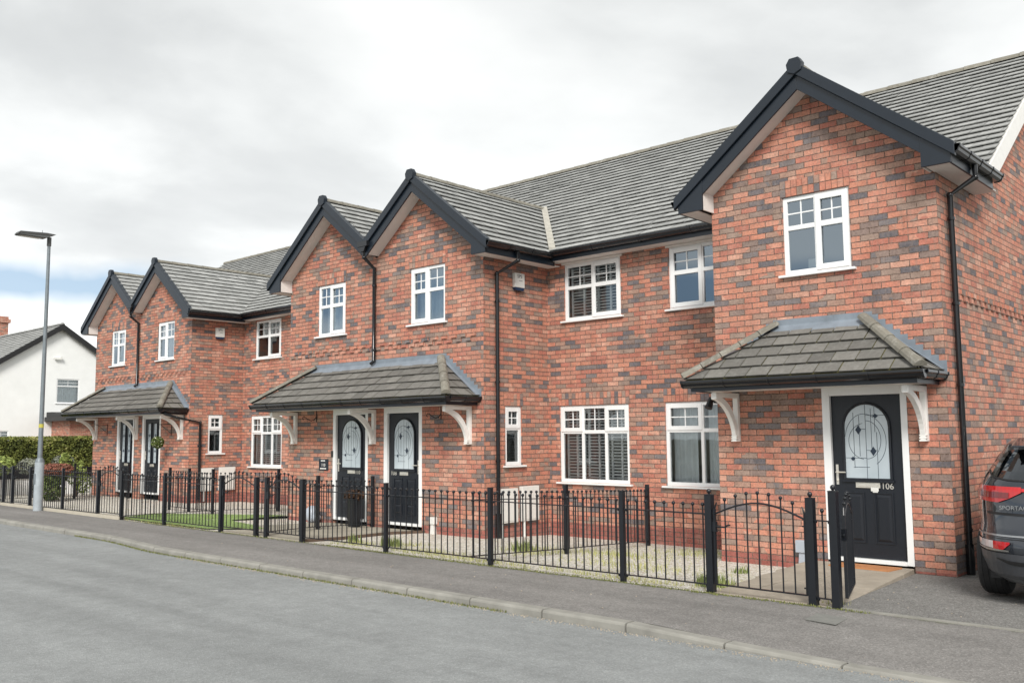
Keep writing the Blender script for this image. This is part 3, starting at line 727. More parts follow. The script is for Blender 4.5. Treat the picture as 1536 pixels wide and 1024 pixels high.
d=MB(); downpipe(d,[(.31,.42,4.62),(.31,.42,4.47),(.056,.30,4.28),(.056,.30,.25)],br=[(4.0,.056,.30,(1,0)),(3.0,.056,.3,(1,0)),(2.06,.056,.30,(1,0)),(.42,.056,.3,(1,0))]); d.tube([(.056,.30,.26),(.056,.30,-.14)],.046,10); d.build('downpipe',M['gutter'],h106,smooth=True)
d=MB(); downpipe(d,[(-3.31,.85,4.62),(-3.31,.85,4.49),(-2.96,1.2,4.38),(-2.96,1.2,-.1)]); d.build('downpipe',M['gutter'],h106,smooth=True)
canopy(h106,0,0,-2.95,-.03,.95,.86,-9,9,True,True,[-2.625,-.253])

# ---------- 108
h108=thing('terraced_house','red brick house with the 108 door, right half of the middle gabled pair','house',(-8.6,0,0),'red brick terraced houses')
m=MB(); hB=-.042
ops=[(-8.963,-8.058,3.485,4.497),(-9.672,-8.643,-.35,2.038)]
XM=-9.904
wall(m,wallP(YB),XM,-7.139,-.4,gtop(-8.61,6.10),ops,(-8.61,),(0,.11,0))
wall(m,wallX(-7.139),YB,RB,-.4,lambda a:4.56,[(.367,.782,1.019,2.011)],(),(-.11,0,0))
wall(m,wallP(RB),-7.139,-4.9,-.4,lambda a:4.56,[(-6.897,-5.43,.711,2.02),(-6.755,-5.545,3.499,4.50)],(),(0,.11,0))
m.build('brick_wall',M['brick'],h108)
m=MB(); wall(m,wallP(BACKB),XM,-4.9,-.4,lambda a:4.56); m.build('rear_wall',M['brick'],h108)
plinths(h108,[((-8.638,YB-.004,-.4),(-7.135,YB+.05,-.01)),((-7.19,YB+.05,-.4),(-7.135,RB-.05,.03)),((-7.135,RB-.004,-.4),(-4.9,RB+.05,.03)),((XM,YB-.004,-.4),(-9.677,YB+.05,-.06))])
dn=MB(); dentils(dn,FY(YB),-9.88,-7.3,3.1); dn.build('dentil_course',M['brick'],h108)
window(h108,FY(YB),-8.963,-8.058,3.485,4.497,U2r,.42,None,'curtain',gl='glassup')
window(h108,FX(-7.139),.367,.782,1.019,2.011,[(1,'top')],.38,'narrow window in the side wall')
window(h108,FY(RB),-6.897,-5.43,.711,2.02,[(1,'top'),(1.08,'fix'),(1,'top')],.345,None,'shutter')
window(h108,FY(RB),-6.755,-5.545,3.499,4.497,U2,.42,None,'shutter')
hd=MB(); FY(RB).box(hd,-6.8,-5.5,4.495,4.53,-.02,.02); hd.build('head_board',M['soffit'],h108)
soldier(h108,FY(YB),-8.983,-8.038,4.499,3); soldier(h108,FY(RB),-6.917,-5.41,2.024,4); soldier(h108,FX(-7.139),.33,.82,2.013,5)
door(h108,FY(YB),-9.672,-8.643,-.042,2.038,-9.577,-8.726,'arch','108','R')
gable(h108,-8.61,YB,6.10,GM,XM,-6.751,'valley','eave',EB[0],EB[1],rs=31)
main_roof(h108,XM,-4.9,EB[0],EB[1],EB[2],MR,rs=22)
eaves(h108,-7.139,-4.9,RB,4.535,EB[1],gx0=-6.81)
g=MB(); gutter(g,(-6.807,YB-.33,4.565),(-6.807,1.2,4.58),(1,0,0),.5); g.build('gutter',M['gutter'],h108,bevel=.003)
vl=MB()
a,b=V((-8.61,3.17,6.09)),V((-6.80,1.24,4.70)); sd=V((.05,.03,0)); 
vl.hexa([a-sd+V((0,0,-.03)),b-sd+V((0,0,-.03)),b+sd+V((0,0,-.03)),a+sd+V((0,0,-.03)),a-sd+V((0,0,.085)),b-sd+V((0,0,.085)),b+sd+V((0,0,.085)),a+sd+V((0,0,.085))]); vl.build('valley_mortar',M['mortar'],h108)
d=MB(); downpipe(d,[(-6.76,.30,4.57),(-6.76,.30,4.42),(-7.085,.13,4.22),(-7.085,.13,.2)],br=[(3.75,-7.085,.13,(1,0)),(2.4,-7.085,.13,(1,0)),(1.1,-7.085,.13,(1,0))]); d.tube([(-7.085,.13,.25),(-7.085,.13,-.2)],.046,10); d.build('downpipe',M['gutter'],h108,smooth=True)
canopy(h108,YB,hB,-12.83,-7.235,1.12,.87,XM,9,False,True,[-7.45])

# ---------- 110
h110=thing('terraced_house','red brick house with the 110 plaque, left half of the middle gabled pair','house',(-11.2,0,0),'red brick terraced houses')
m=MB()
wall(m,wallP(YB),-12.668,XM,-.4,gtop(-11.198,6.10),[(-11.724,-10.84,3.485,4.497),(-11.192,-10.13,-.35,2.038)],(-11.198,),(0,.11,0))
wall(m,wallX(-12.668),YB,RA,-.4,lambda a:4.56)
wall(m,wallP(RA),-15.54,-12.668,-.4,lambda a:4.60,[(-14.37,-13.1,.761,2.07),(-14.33,-13.1,3.549,4.55)],(),(0,.11,0))
m.build('brick_wall',M['brick'],h110)
m=MB(); wall(m,wallP(BACKA),-15.54,XM,-.4,lambda a:4.60); wall(m,wallX(XM),BACKB,BACKA,-.4,lambda a:4.6); m.build('rear_wall',M['brick'],h110)
m=MB(); wall(m,wallX(-12.668),RA,BACKA,4.6,lambda y:EA[1]-.05+MR*(min(y,2*EA[2]-y)-EA[0]),(),(EA[2],)); m.build('party_wall',M['brick'],h110)
plinths(h110,[((-12.672,YB-.004,-.4),(-11.197,YB+.05,-.06)),((-10.125,YB-.004,-.4),(XM,YB+.05,-.06)),((-15.54,RA-.004,-.4),(-12.68,RA+.05,.05))])
dn=MB(); dentils(dn,FY(YB),-12.6,-9.95,3.1); dn.build('dentil_course',M['brick'],h110)
window(h110,FY(YB),-11.724,-10.84,3.485,4.497,[(.8,'fix'),(1.1,'full')],.42,'upper gable window with its right casement ajar','curtain',gl='glassup')
window(h110,FY(RA),-14.37,-13.1,.761,2.07,[(1,'top'),(1,'fix')],.34); window(h110,FY(RA),-14.33,-13.1,3.549,4.547,U2,.42)
soldier(h110,FY(YB),-11.744,-10.82,4.499,6)
door(h110,FY(YB),-11.192,-10.13,-.042,2.038,-11.108,-10.206,'arch','110','L')
gable(h110,-11.198,YB,6.10,GM,-13.063,XM,'eave','valley',EB[0],EB[1],rs=41)
main_roof(h110,-12.668,XM,EB[0],EB[1],EB[2],MR,rs=23)
r2=main_roof(h110,-15.54,-12.668,EA[0],EA[1],EA[2],MR,rs=24)
eaves(h110,-15.54,-12.668,RA,4.575,EA[1])
g=MB(); gutter(g,(-13.007,YB-.3,4.565),(-13.007,1.85,4.60),(-1,0,0),.8); g.tube([(-13.05,1.2,4.57),(-13.05,1.2,4.45),(-12.72,1.5,4.3)],.034,8); g.build('gutter',M['gutter'],h110,bevel=.003); g=MB()
g.box((XM-.13,YB-.37,4.99),(XM+.15,YB-.22,5.09)); g.prism([(XM-.10,YB-.36,4.99),(XM+.10,YB-.36,4.99),(XM+.05,YB-.36,4.90),(XM-.05,YB-.36,4.90)],(0,.12,0)); g.build('gutter',M['gutter'],h110,bevel=.003)
d=MB(); downpipe(d,[(-9.92,YB-.29,4.95),(-9.92,YB-.29,4.80),(-9.91,YB-.055,4.62),(-9.91,YB-.055,2.90),(-9.91,YB-.12,2.84)],br=[(4.3,-9.91,YB-.055,(0,1)),(3.1,-9.91,YB-.055,(0,1))]); d.build('downpipe',M['gutter'],h110,smooth=True)
ad=MB(); ad.tube([(-13.4,.9,4.62),(-12.95,.05,4.98)],.006,6)
canopy(h110,YB,hB,-12.83,-7.235,1.12,.87,-99,XM,True,False,[-12.40,-9.925])

# ---------- 112
h112=thing('terraced_house','red brick house with the hanging topiary, right half of the far gabled pair','house',(-19.9,0,0),'red brick terraced houses')
hA=.05; XA=-21.25
m=MB()
wall(m,wallP(YA),XA,-18.433,-.4,gtop(-19.95,6.196,.27),[(-20.248,-19.348,3.577,4.589),(-20.98,-19.94,-.35,2.13)],(-19.95,),(0,.11,0))
wall(m,wallX(-18.433),YA,RA,-.4,lambda a:4.60,[(1.298,1.713,1.111,2.103)],(),(-.11,0,0))
wall(m,wallP(RA),-18.433,-15.54,-.4,lambda a:4.60,[(-18.028,-16.602,.761,2.07),(-17.879,-16.70,3.549,4.55)],(),(0,.11,0))
m.build('brick_wall',M['brick'],h112)
m=MB(); wall(m,wallP(BACKA),XA,-15.54,-.4,lambda a:4.60); m.build('rear_wall',M['brick'],h112)
plinths(h112,[((-19.936,YA-.004,-.4),(-18.429,YA+.05,.05)),((-18.48,YA+.05,-.4),(-18.429,RA-.05,.08)),((-18.429,RA-.004,-.4),(-15.54,RA+.05,.09))])
dn=MB(); dentils(dn,FY(YA),-21.2,-18.6,3.13); dn.build('dentil_course',M['brick'],h112)
window(h112,FY(YA),-20.248,-19.348,3.577,4.589,U2r,.42,None,'curtain',gl='glassup')
window(h112,FX(-18.433),1.298,1.713,1.111,2.103,[(1,'top')],.38,'narrow window in the side wall')
window(h112,FY(RA),-18.028,-16.602,.761,2.07,[(1,'top'),(1.08,'fix'),(1,'top')],.345,None,'shutter')
window(h112,FY(RA),-17.879,-16.70,3.549,4.547,U2,.42,None,'roller')
soldier(h112,FY(YA),-20.268,-19.328,4.591,7); soldier(h112,FX(-18.433),1.26,1.75,2.105,8)
door(h112,FY(YA),-20.98,-19.94,.03,2.13,-20.88,-20.017,'slim',None,'L')
gable(h112,-19.95,YA,6.196,GM*.99,XA,-18.03,'valley','eave',EA[0],EA[1],rs=51)
main_roof(h112,XA,-15.54,EA[0],EA[1],EA[2],MR,rs=25)
eaves(h112,-18.433,-15.54,RA,4.575,EA[1],gx0=-18.1)
g=MB(); gutter(g,(-18.085,YA-.33,4.60),(-18.085,1.98,4.62),(1,0,0),.5); g.build('gutter',M['gutter'],h112,bevel=.003)
vt=MB(); vt.box((-18.9,1.6,5.42),(-18.55,1.85,5.45))
d=MB(); downpipe(d,[(-18.55,.15,2.12),(-18.45,.45,2.02),(-18.38,1.05,1.90),(-18.38,1.05,-.05)],br=[(1.3,-18.38,1.05,(1,0))]); d.build('downpipe',M['gutter'],h112,smooth=True)
canopy(h112,YA,hA,-24.36,-18.53,1.08,.86,XA,9,False,True,[-18.78])

# ---------- 114
h114=thing('terraced_house','red brick house at the far left end of the row of gables','house',(-22.6,0,0),'red brick terraced houses')
m=MB()
wall(m,wallP(YA),-24.046,XA,-.4,gtop(-22.551,6.196,.27),[(-23.034,-22.16,3.577,4.589),(-22.49,-21.45,-.35,2.13)],(-22.551,),(0,.11,0))
wall(m,wallX(-24.046),YA,RA,-.4,lambda a:4.60); wall(m,wallP(RA),-26.2,-24.046,-.4,lambda a:4.6)
wall(m,wallX(-26.2),RA,BACKA,-.4,lambda y:EA[1]-.27+MR*(min(y,2*EA[2]-y)-EA[0]),(),(EA[2],)); wall(m,wallP(BACKA),-26.2,XA,-.4,lambda a:4.6)
m.build('brick_wall',M['brick'],h114)
dn=MB(); dentils(dn,FY(YA),-23.95,-21.3,3.13); dn.build('dentil_course',M['brick'],h114)
window(h114,FY(YA),-23.034,-22.16,3.577,4.589,[(.8,'fix'),(1.1,'full')],.42,None,'curtain',gl='glassup'); soldier(h114,FY(YA),-23.054,-22.14,4.591,9)
door(h114,FY(YA),-22.49,-21.45,.03,2.13,-22.394,-21.53,'slim',None,'L')
gable(h114,-22.551,YA,6.196,GM*.99,-24.42,XA,'eave','valley',EA[0],EA[1],rs=61)
main_roof(h114,-26.35,XA,EA[0],EA[1],EA[2],MR,rs=26); eaves(h114,-26.3,-24.4,RA,4.575,EA[1])
g=MB(); gutter(g,(-24.365,YA-.3,4.60),(-24.365,1.9,4.62),(-1,0,0),.8); g.build('gutter',M['gutter'],h114,bevel=.003); g=MB()
g.box((XA-.13,YA-.37,5.06),(XA+.15,YA-.22,5.16)); g.prism([(XA-.10,YA-.36,5.06),(XA+.10,YA-.36,5.06),(XA+.05,YA-.36,4.97),(XA-.05,YA-.36,4.97)],(0,.12,0)); g.build('gutter',M['gutter'],h114,bevel=.003)
d=MB(); downpipe(d,[(-21.28,YA-.29,5.0),(-21.28,YA-.29,4.84),(-21.28,YA-.055,4.66),(-21.28,YA-.055,2.98),(-21.28,YA-.12,2.92)],br=[(4.2,-21.28,YA-.055,(0,1))]); d.build('downpipe',M['gutter'],h114,smooth=True)
canopy(h114,YA,hA,-24.36,-18.53,1.08,.86,-99,XA,True,False,[-23.79,-21.255])

# ================================================================== wall fittings (things)
def alarm(x,y,z0,z1,w,label):
    t=thing('alarm_box',label,'alarm box',(x,y,z0)); F=FX(x); b=MB(); h=z1-z0
    F.box(b,y-w/2,y+w/2,z0+h*.17,z1,0.,.075); b.build('cover',M['plastic'],t,bevel=.01)
    s=MB(); s.prism([F(y-w/2,z0+h*.17,.0),F(y+w/2,z0+h*.17,0.),F(y+w/2-.03,z0,.0),F(y-w/2+.03,z0,0.)],(.07,0,0)); s.build('strobe',M['bluedark'],t,bevel=.004)
    textmesh('lettering','SPS',w*.36,M['ink'],t,F,y-.01,z0+h*.72,.0755,.001,'CENTER'); k=MB(); F.box(k,y-.03,y+.06,z0+h*.55,z0+h*.575,.075,.077); k.build('small_print',M['ink'],t)
alarm(-7.139,.69,3.99,4.29,.24,'white alarm box with blue base beside the downpipe of the middle pair')
alarm(-18.433,1.55,4.07,4.36,.24,'white alarm box high on the side wall of the far gabled pair')
def meter(x,y0,y1,z0,z1,label,legz,ly):
    t=thing('meter_box',label,'meter box',(x,(y0+y1)/2,legz),'white meter boxes on the side walls'); F=FX(x); b=MB(); F.box(b,y0,y1,z0,z1,0.,.07); b.build('cabinet',M['plastic'],t,bevel=.008)
    d=MB(); F.box(d,y0+.03,y1-.03,z0+.03,z1-.05,.071,.078); d.build('cabinet_door',M['plastic'],t,bevel=.004)
    p=MB(); p.tube([(x+.035,ly,legz),(x+.035,ly,z0+.01)],.028,8); p.build('pipe',M['plastic'],t)
meter(-7.139,.20,.60,.08,.64,'white meter box right beside the downpipe of the 108 house',-.2,.24)
meter(-7.139,.70,1.14,.08,.66,'white meter box nearest the shuttered ground floor window of the 108 house',-.22,.78)
meter(-18.433,1.11,1.46,.16,.74,'white meter box beside the far pair downpipe, behind the lawn railings',-.1,1.2)
meter(-18.433,1.62,2.07,.16,.75,'white meter box on the far pair, the one nearer its shuttered window',-.1,1.7)
def ventbox(x,y,z0,w,h,zg,label,mat):
    t=thing('flue_cover',label,'pipe cover',(x,y,zg)); b=MB(); b.box((x-w/2,y-.09,z0),(x+w/2,y-.002,z0+h)); b.build('box',M[mat],t,bevel=.008)
    p=MB(); p.prism([(x-.035,y-.07,z0+.004),(x+.035,y-.07,z0+.004),(x+.05,y-.07,zg),(x-.05,y-.07,zg)],(0,.06,0)); p.build('pipe',M[mat],t)
ventbox(-1.775,0,.06,.15,.15,-.12,'pale grey plastic service box low on the wall left of the 106 door','bluegrey')
ventbox(-8.31,YB,.03,.13,.12,-.16,'small white pipe cover low on the wall right of the 108 door','plastic')
def hookb(x,y,z,label,kind):
    mb=MB()
    if kind=='curl':
        mb.tube([(x,y-.012,z+.12),(x,y-.012,z-.12)],.008,6)
        mb.tube([(x,y-.012,z-.02),(x,y-.06,z-.08),(x,y-.14,z-.10),(x,y-.22,z-.07),(x,y-.28,z-.03),(x,y-.33,z-.03),(x,y-.34,z-.07),(x,y-.31,z-.08)],.007,6)
    else:
        mb.tube([(x,y-.012,z+.02),(x,y-.012,z-.30)],.008,6); mb.tube([(x,y-.012,z),(x,y-.36,z),(x,y-.375,z+.02),(x,y-.36,z+.04)],.007,6); mb.tube([(x,y-.012,z-.24),(x,y-.30,z-.005)],.006,6)
    tag(mb.build('basket_hook',M['iron'],loc=(x,y,z)),label,'hook','black hanging basket hooks')
hookb(-11.72,YB,1.93,'curled black basket hook on the brick above the 110 house sign','curl')
hookb(-8.15,YB,1.92,'curled black basket hook on the brick right of the 108 door','curl')
hookb(-19.35,YA,1.86,'triangular black basket hook on the brick carrying the round topiary ball','tri')
hookb(-23.1,YA,1.90,'empty triangular black basket hook at the far left end of the row','tri')
# wall light beside the 106 canopy
t=thing('wall_light','small black wall light under the left end of the 106 canopy','light',(-2.96,.1,1.9)); b=MB()
b.box((-2.99,.02,1.93),(-2.925,.10,2.03)); b.tube([(-2.97,.03,1.98),(-2.99,-.05,1.95)],.012,6); b.build('mount',M['rubber'],t)
b=MB(); b.tube([(-2.99,-.03,2.0),(-3.0,-.10,1.86)],[.035,.05],10); b.build('lamp_head',M['rubber'],t)
# doorbell + plaque of 110
b=MB(); b.box((-11.215,YB-.026,1.13),(-11.175,YB-.004,1.25)); tag(b.build('doorbell',M['rubber'],loc=(-11.19,YB,1.19),bevel=.003),'small black doorbell on the white frame of the 110 door','doorbell')
t=thing('house_sign','dark square house sign reading 110 on the brick left of the 110 door','sign',(-11.47,YB,1.)); F=FY(YB); b=MB(); F.box(b,-11.62,-11.325,.87,1.09,.001,.014); b.build('board',M['anth'],t,bevel=.003)
textmesh('sign_number','110',.085,M['white'],t,F,-11.4725,.945,.015,.001,'CENTER')
b=MB()
for x0,x1,z in ((-11.55,-11.52,1.045),(-11.515,-11.49,1.045),(-11.485,-11.46,1.045),(-11.455,-11.42,1.045),(-11.575,-11.54,.895),(-11.535,-11.51,.895),(-11.505,-11.46,.895),(-11.455,-11.43,.895),(-11.425,-11.385,.895)): F.box(b,x0,x1,z,z+.022,.014,.016)
b.build('sign_lettering',M['white'],t)

# ================================================================== plants
def leaves(mb,n,fn,size,tfn=None,rs=0):
    r=random.Random(rs)
    for _ in range(n):
        p,nr=fn(r); a=V((r.gauss(0,1),r.gauss(0,1),r.gauss(0,1))).normalized(); nn=(V(nr)*1.1+a).normalized()
        x=nn.cross(V((r.gauss(0,1),r.gauss(0,1),r.gauss(0,1)))).normalized(); y=nn.cross(x); s=size*r.uniform(.6,1.4); p=V(p)
        t=tfn(r,p) if tfn else r.random()
        mb.face([p-x*s*.5,p+y*s*.9,p+x*s*.5,p-y*s*.9],t)
def blobs(cs):
    def fn(r):
        c,rad=cs[r.randrange(len(cs))]; d=V((r.gauss(0,1),r.gauss(0,1),r.gauss(0,1))).normalized(); k=r.uniform(.55,1.)**.5
        return V(c)+V((d.x*rad[0],d.y*rad[1],d.z*rad[2]))*k, d
    return fn
# topiary ball
t=thing('topiary_ball','round green and white topiary ball hanging in front of the 112 door','plant',(-19.35,.43,1.4)); b=MB(); c=(-19.35,.41,1.40)
b.ball(c,.12,12,8); b.build('core',M['core'],t); b=MB(); leaves(b,1300,lambda r:(lambda d:(V(c)+d*r.uniform(.125,.16),d))(V((r.gauss(0,1),r.gauss(0,1),r.gauss(0,1))).normalized()),.022,rs=3); b.build('foliage',M['flowerball'],t)
b=MB(); b.tube([(-19.35,.41,1.55),(-19.35,.412,1.855)],.003,5); b.build('chain',M['iron'],t)
# planter
px_,py_=-10.06,-.5
t=thing('potted_plant','tall black planter with dry brown leaves standing in front of the 110 door','potted plant',(px_,py_,-.1)); b=MB()
b.hexa([(px_-.08,py_-.08,-.10),(px_+.08,py_-.08,-.10),(px_+.08,py_+.08,-.10),(px_-.08,py_+.08,-.10),(px_-.105,py_-.105,.40),(px_+.105,py_-.105,.40),(px_+.105,py_+.105,.40),(px_-.105,py_+.105,.40)]); b.box((px_-.11,py_-.11,.395),(px_+.11,py_+.11,.415)); b.build('planter',M['blackpl'],t,bevel=.008)
b=MB(); leaves(b,420,blobs([((px_,py_,.48),(.19,.17,.10)),((px_-.10,py_,.44),(.13,.12,.09)),((px_+.10,py_,.47),(.12,.12,.09))]),.035,rs=4); b.build('foliage',M['dry'],t)
# bag
b=MB(); b.ball((-11.62,-.30,.04),.15,10,7,1.1); b.ball((-11.5,-.3,-.02),.10,10,7,.8); tag(b.build('bag',M['bluegrey'],loc=(-11.6,-.3,-.12),smooth=True),'crumpled pale blue and white bag against the brick left of the 110 door','bag')
# hedge
t=thing('hedge','long clipped dark green hedge left of the row of houses','hedge',(-26.6,0,0)); b=MB(); b.box((-27.15,-2.7,-.1),(-26.35,6.,1.47)); b.build('trunk',M['core'],t)
def hfn(r):
    k=r.random()
    if k<.72: return (-26.30+r.uniform(-.07,.09)+.05*math.sin(r.random()*9),r.uniform(-2.8,6.),r.uniform(-.1,1.55)),(1,0,.2)
    if k<.93: return (r.uniform(-27.1,-26.25),r.uniform(-2.8,6.),1.53+r.uniform(-.05,.06)),(0,0,1)
    return (r.uniform(-27.1,-26.25),-2.75+r.uniform(-.06,.06),r.uniform(-.1,1.5)),(0,-1,0)
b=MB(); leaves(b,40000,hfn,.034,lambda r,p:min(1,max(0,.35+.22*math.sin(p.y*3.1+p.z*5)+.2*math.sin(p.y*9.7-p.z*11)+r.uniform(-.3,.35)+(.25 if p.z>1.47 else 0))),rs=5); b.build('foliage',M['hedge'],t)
def shrub(name,label,cs,mat,n,size,zb,rs):
    c0=cs[0][0]; t=thing(name,label,'shrub',(c0[0],c0[1],zb)); b=MB()
    for c,r in cs: b.tube([(c0[0],c0[1],zb),((c0[0]+c[0])/2,(c0[1]+c[1])/2,(zb+c[2])/2),c],[.02,.012,.006],5)
    b.build('stem',M['edging'],t); b=MB(); leaves(b,n,blobs(cs),size,rs=rs); b.build('foliage',M[mat],t)
shrub('red_shrub','low red leaved shrub behind the railings right of the lamp post',[((-21.85,-1.2,.72),(.30,.28,.16)),((-21.35,-1.35,.70),(.32,.28,.16)),((-21.00,-1.3,.74),(.30,.28,.15))],'red',2300,.045,-.05,6)
shrub('green_shrub','dark green bushy shrub under the red leaves behind the railings',[((-21.75,-1.35,.30),(.45,.32,.32)),((-21.15,-1.45,.25),(.4,.3,.30)),((-21.45,-1.3,.5),(.5,.3,.18))],'green',2600,.04,-.05,7)
shrub('lime_shrub','bright lime green sprig rising above the red shrub',[((-22.50,-.6,.88),(.16,.16,.20)),((-22.40,-.65,1.02),(.09,.09,.12))],'lime',420,.05,-.05,8)
shrub('yellow_shrub','yellow green shrub at the far left against the hedge',[((-24.4,-1.6,.78),(.5,.4,.28)),((-25.0,-1.8,.72),(.5,.4,.25))],'lime',1500,.05,-.05,9)
shrub('grey_shrub','silvery grey shrub in front of the hedge, right of the lamp post',[((-22.9,-.5,.82),(.5,.3,.26)),((-23.9,-1.,.76),(.5,.3,.24))],'greyleaf',1500,.04,-.05,10)
shrub('golden_shrub','golden green shrub beside the divider railing near the 114 door',[((-22.45,-.3,.55),(.25,.25,.40)),((-22.25,-.2,.3),(.2,.2,.3))],'lime',700,.04,-.05,11)

# ================================================================== ground
tag(MB().__class__.build((lambda b:(b.face([(-260,-200,-.42),(200,-200,-.42),(200,260,-.42),(-260,260,-.42)]),b)[1])(MB()),'ground',M['earth']),None,None,None,'structure')
b=MB(); xs=[-260,-60]+[-40+i*.5 for i in range(110)]+[30,200]
for x0,x1 in zip(xs,xs[1:]): b.face([(x0,-14,ROADZ-.03),(x1,-14,ROADZ-.03),(x1,kerb_y(x1)-.001,ROADZ),(x0,kerb_y(x0)-.001,ROADZ)])
tag(b.build('road',M['road']),kind='structure')
b=MB(); b.box((-260,-16.5,-.4),(200,-14,-.03)); tag(b.build('pavement',M['pave']),kind='structure')
# pavement near side of houses
b=MB(); ny=6
for x0,x1 in zip(xs,xs[1:]):
    for j in range(ny):
        def pp(x,j):
            ya=kerb_y(x)+.125; f=j/ny; return (x,ya+(-2.95-ya)*f,kerb_z(x)-.004+(-.002-kerb_z(x))*min(1,f*1.3) if f>0 else kerb_z(x)-.004)
        b.face([pp(x0,j),pp(x1,j),pp(x1,j+1),pp(x0,j+1)])
tag(b.build('footpath',M['pave']),kind='structure')
# kerb stones
b=MB(); x=-60.; r=random.Random(2)
while x<14:
    x1=x+.905; e=.009; n=1; jz=r.uniform(-.002,.002); jy=r.uniform(-.003,.003)
    A=[]; 
    for xx in (x+e,x1-e):
        y=kerb_y(xx)+jy; z=kerb_z(xx)+jz; A.append([(xx,y,ROADZ-.1),(xx,y,z-.022),(xx,y+.006,z-.008),(xx,y+.022,z),(xx,y+.125,z),(xx,y+.125,ROADZ-.1)])
    tt=r.uniform(.2,.8)
    for i in range(5): b.face([A[0][i],A[1][i],A[1][i+1],A[0][i+1]],tt)
    b.face(A[0][::-1]); b.face(A[1]); x=x1
tag(b.build('kerb',M['kerb']),kind='structure')
# yards
def sheet(name,mat,poly_x,y0,y1,dz,kind='structure'):
    b=MB(); x0,x1=poly_x; nx=max(1,int((x1-x0)/1.)); nyy=8
    for i in range(nx):
        for j in range(nyy):
            a,c=x0+(x1-x0)*i/nx,x0+(x1-x0)*(i+1)/nx; d,e=y0+(y1-y0)*j/nyy,y0+(y1-y0)*(j+1)/nyy
            b.face([(a,d,gz(a+.001,d)+dz),(c,d,gz(c-.001,d)+dz),(c,e,gz(c-.001,e)+dz),(a,e,gz(a+.001,e)+dz)])
    return tag(b.build(name,M[mat]),kind=kind)
sheet('gravel_bed','gravel',(-13.0,-.45),-2.955,1.6,0)
sheet('gravel_bed','gravel',(-32,-13.0),-2.955,2.4,0)
# concrete strip along foot of far railings
b=MB(); b.box((-30,-3.0,-.2),(-13.98,-2.88,.055)); tag(b.build('kerb_strip',M['strip']),kind='structure')
# driveway
b=MB(); dz=lambda x,y:-.002-(y+2.95)*.026 if y<0 else -.079-(y)*.004
P=[(-.16,-2.95),(6,-2.95),(6,0),(.0,0),(-.47,0.)]; b.face([(x,y,dz(x,y)+.004) for x,y in P]); b.face([(.0,0,dz(0,0)+.004),(6,0,dz(0,0)+.004),(6,16,-.1),(.0,16,-.1)])
tag(b.build('driveway',M['drive']),kind='structure')
b=MB(); b.box((-.2,-2.975,-.1),(6,-2.925,.006)); tag(b.build('edging_strip',M['kerb']),kind='structure')
# slab path to 106
b=MB(); r=random.Random(3)
def slabz(y): return -.004-(y+2.93)*.006
rows_=[-2.93,-2.33,-1.73,-1.13,-.53,-.03]
for i,(ya,yb_) in enumerate(zip(rows_,rows_[1:])):
    xl_=-1.42-.06*i; ra=-.13-.11*(ya+2.93); rb=-.13-.11*(yb_+2.93)
    xs_=[xl_,xl_+.6,99] if i%2==0 else [xl_,xl_+.32,xl_+.92,99]
    for a,c in zip(xs_,xs_[1:]):
        ca_,cb_=(ra,rb) if c==99 else (c-.004,c-.004)
        j=r.uniform(-.003,.003); b.hexa([(a+.004,ya+.004,-.2),(ca_,ya+.004,-.2),(cb_,yb_-.004,-.2),(a+.004,yb_-.004,-.2),(a+.004,ya+.004,slabz(ya)+j),(ca_,ya+.004,slabz(ya)+j),(cb_,yb_-.004,slabz(yb_)+j),(a+.004,yb_-.004,slabz(yb_)+j)],r.random())
tag(b.build('slab_path',M['slab'],bevel=.004),kind='structure')
b=MB(); b.hexa([(-1.3,-.40,-.03),(-.58,-.46,-.03),(-.55,-.12,-.03),(-1.3,-.10,-.03),(-1.3,-.40,-.004),(-.58,-.46,-.004),(-.55,-.12,-.004),(-1.3,-.10,-.004)]); tag(b.build('doormat',M['mat'],loc=(-.95,-.28,-.03),bevel=.004),'orange brown coir doormat on the slabs before the 106 door','doormat')
# concrete path to 110/108
b=MB()
def gp(x,y,d): return (x,y,gz(x,y)+d)
P1=[(-9.28,-2.94),(-8.18,-2.94),(-8.25,-2.2),(-8.66,-.9),(-8.62,-.15),(-11.3,-.15),(-11.3,-1.1),(-10.0,-1.5),(-9.6,-2.2)]
b.prism([gp(x,y,-.1) for x,y in P1],(0,0,.125)); tag(b.build('concrete_path',M['slab2']),kind='structure')
b=MB(); Q=[(-8.16,-2.94),(-8.23,-2.2),(-8.64,-.9),(-8.60,-.15)]
for p,q in zip(Q,Q[1:]): b.hexa([gp(p[0],p[1],-.1),gp(p[0]+.05,p[1],-.1),gp(q[0]+.05,q[1],-.1),gp(q[0],q[1],-.1),gp(p[0],p[1],.045),gp(p[0]+.05,p[1],.045),gp(q[0]+.05,q[1],.045),gp(q[0],q[1],.045)])
tag(b.build('path_edging',M['edging']),kind='structure')
b=MB(); P1=[(-10.4,-2.94),(-9.4,-2.94),(-9.45,-1.5),(-11.3,-1.1),(-11.3,-1.9),(-10.5,-2.1)]; b.prism([gp(x,y,-.1) for x,y in P1],(0,0,.118)); tag(b.build('concrete_path',M['slab2']),kind='structure')
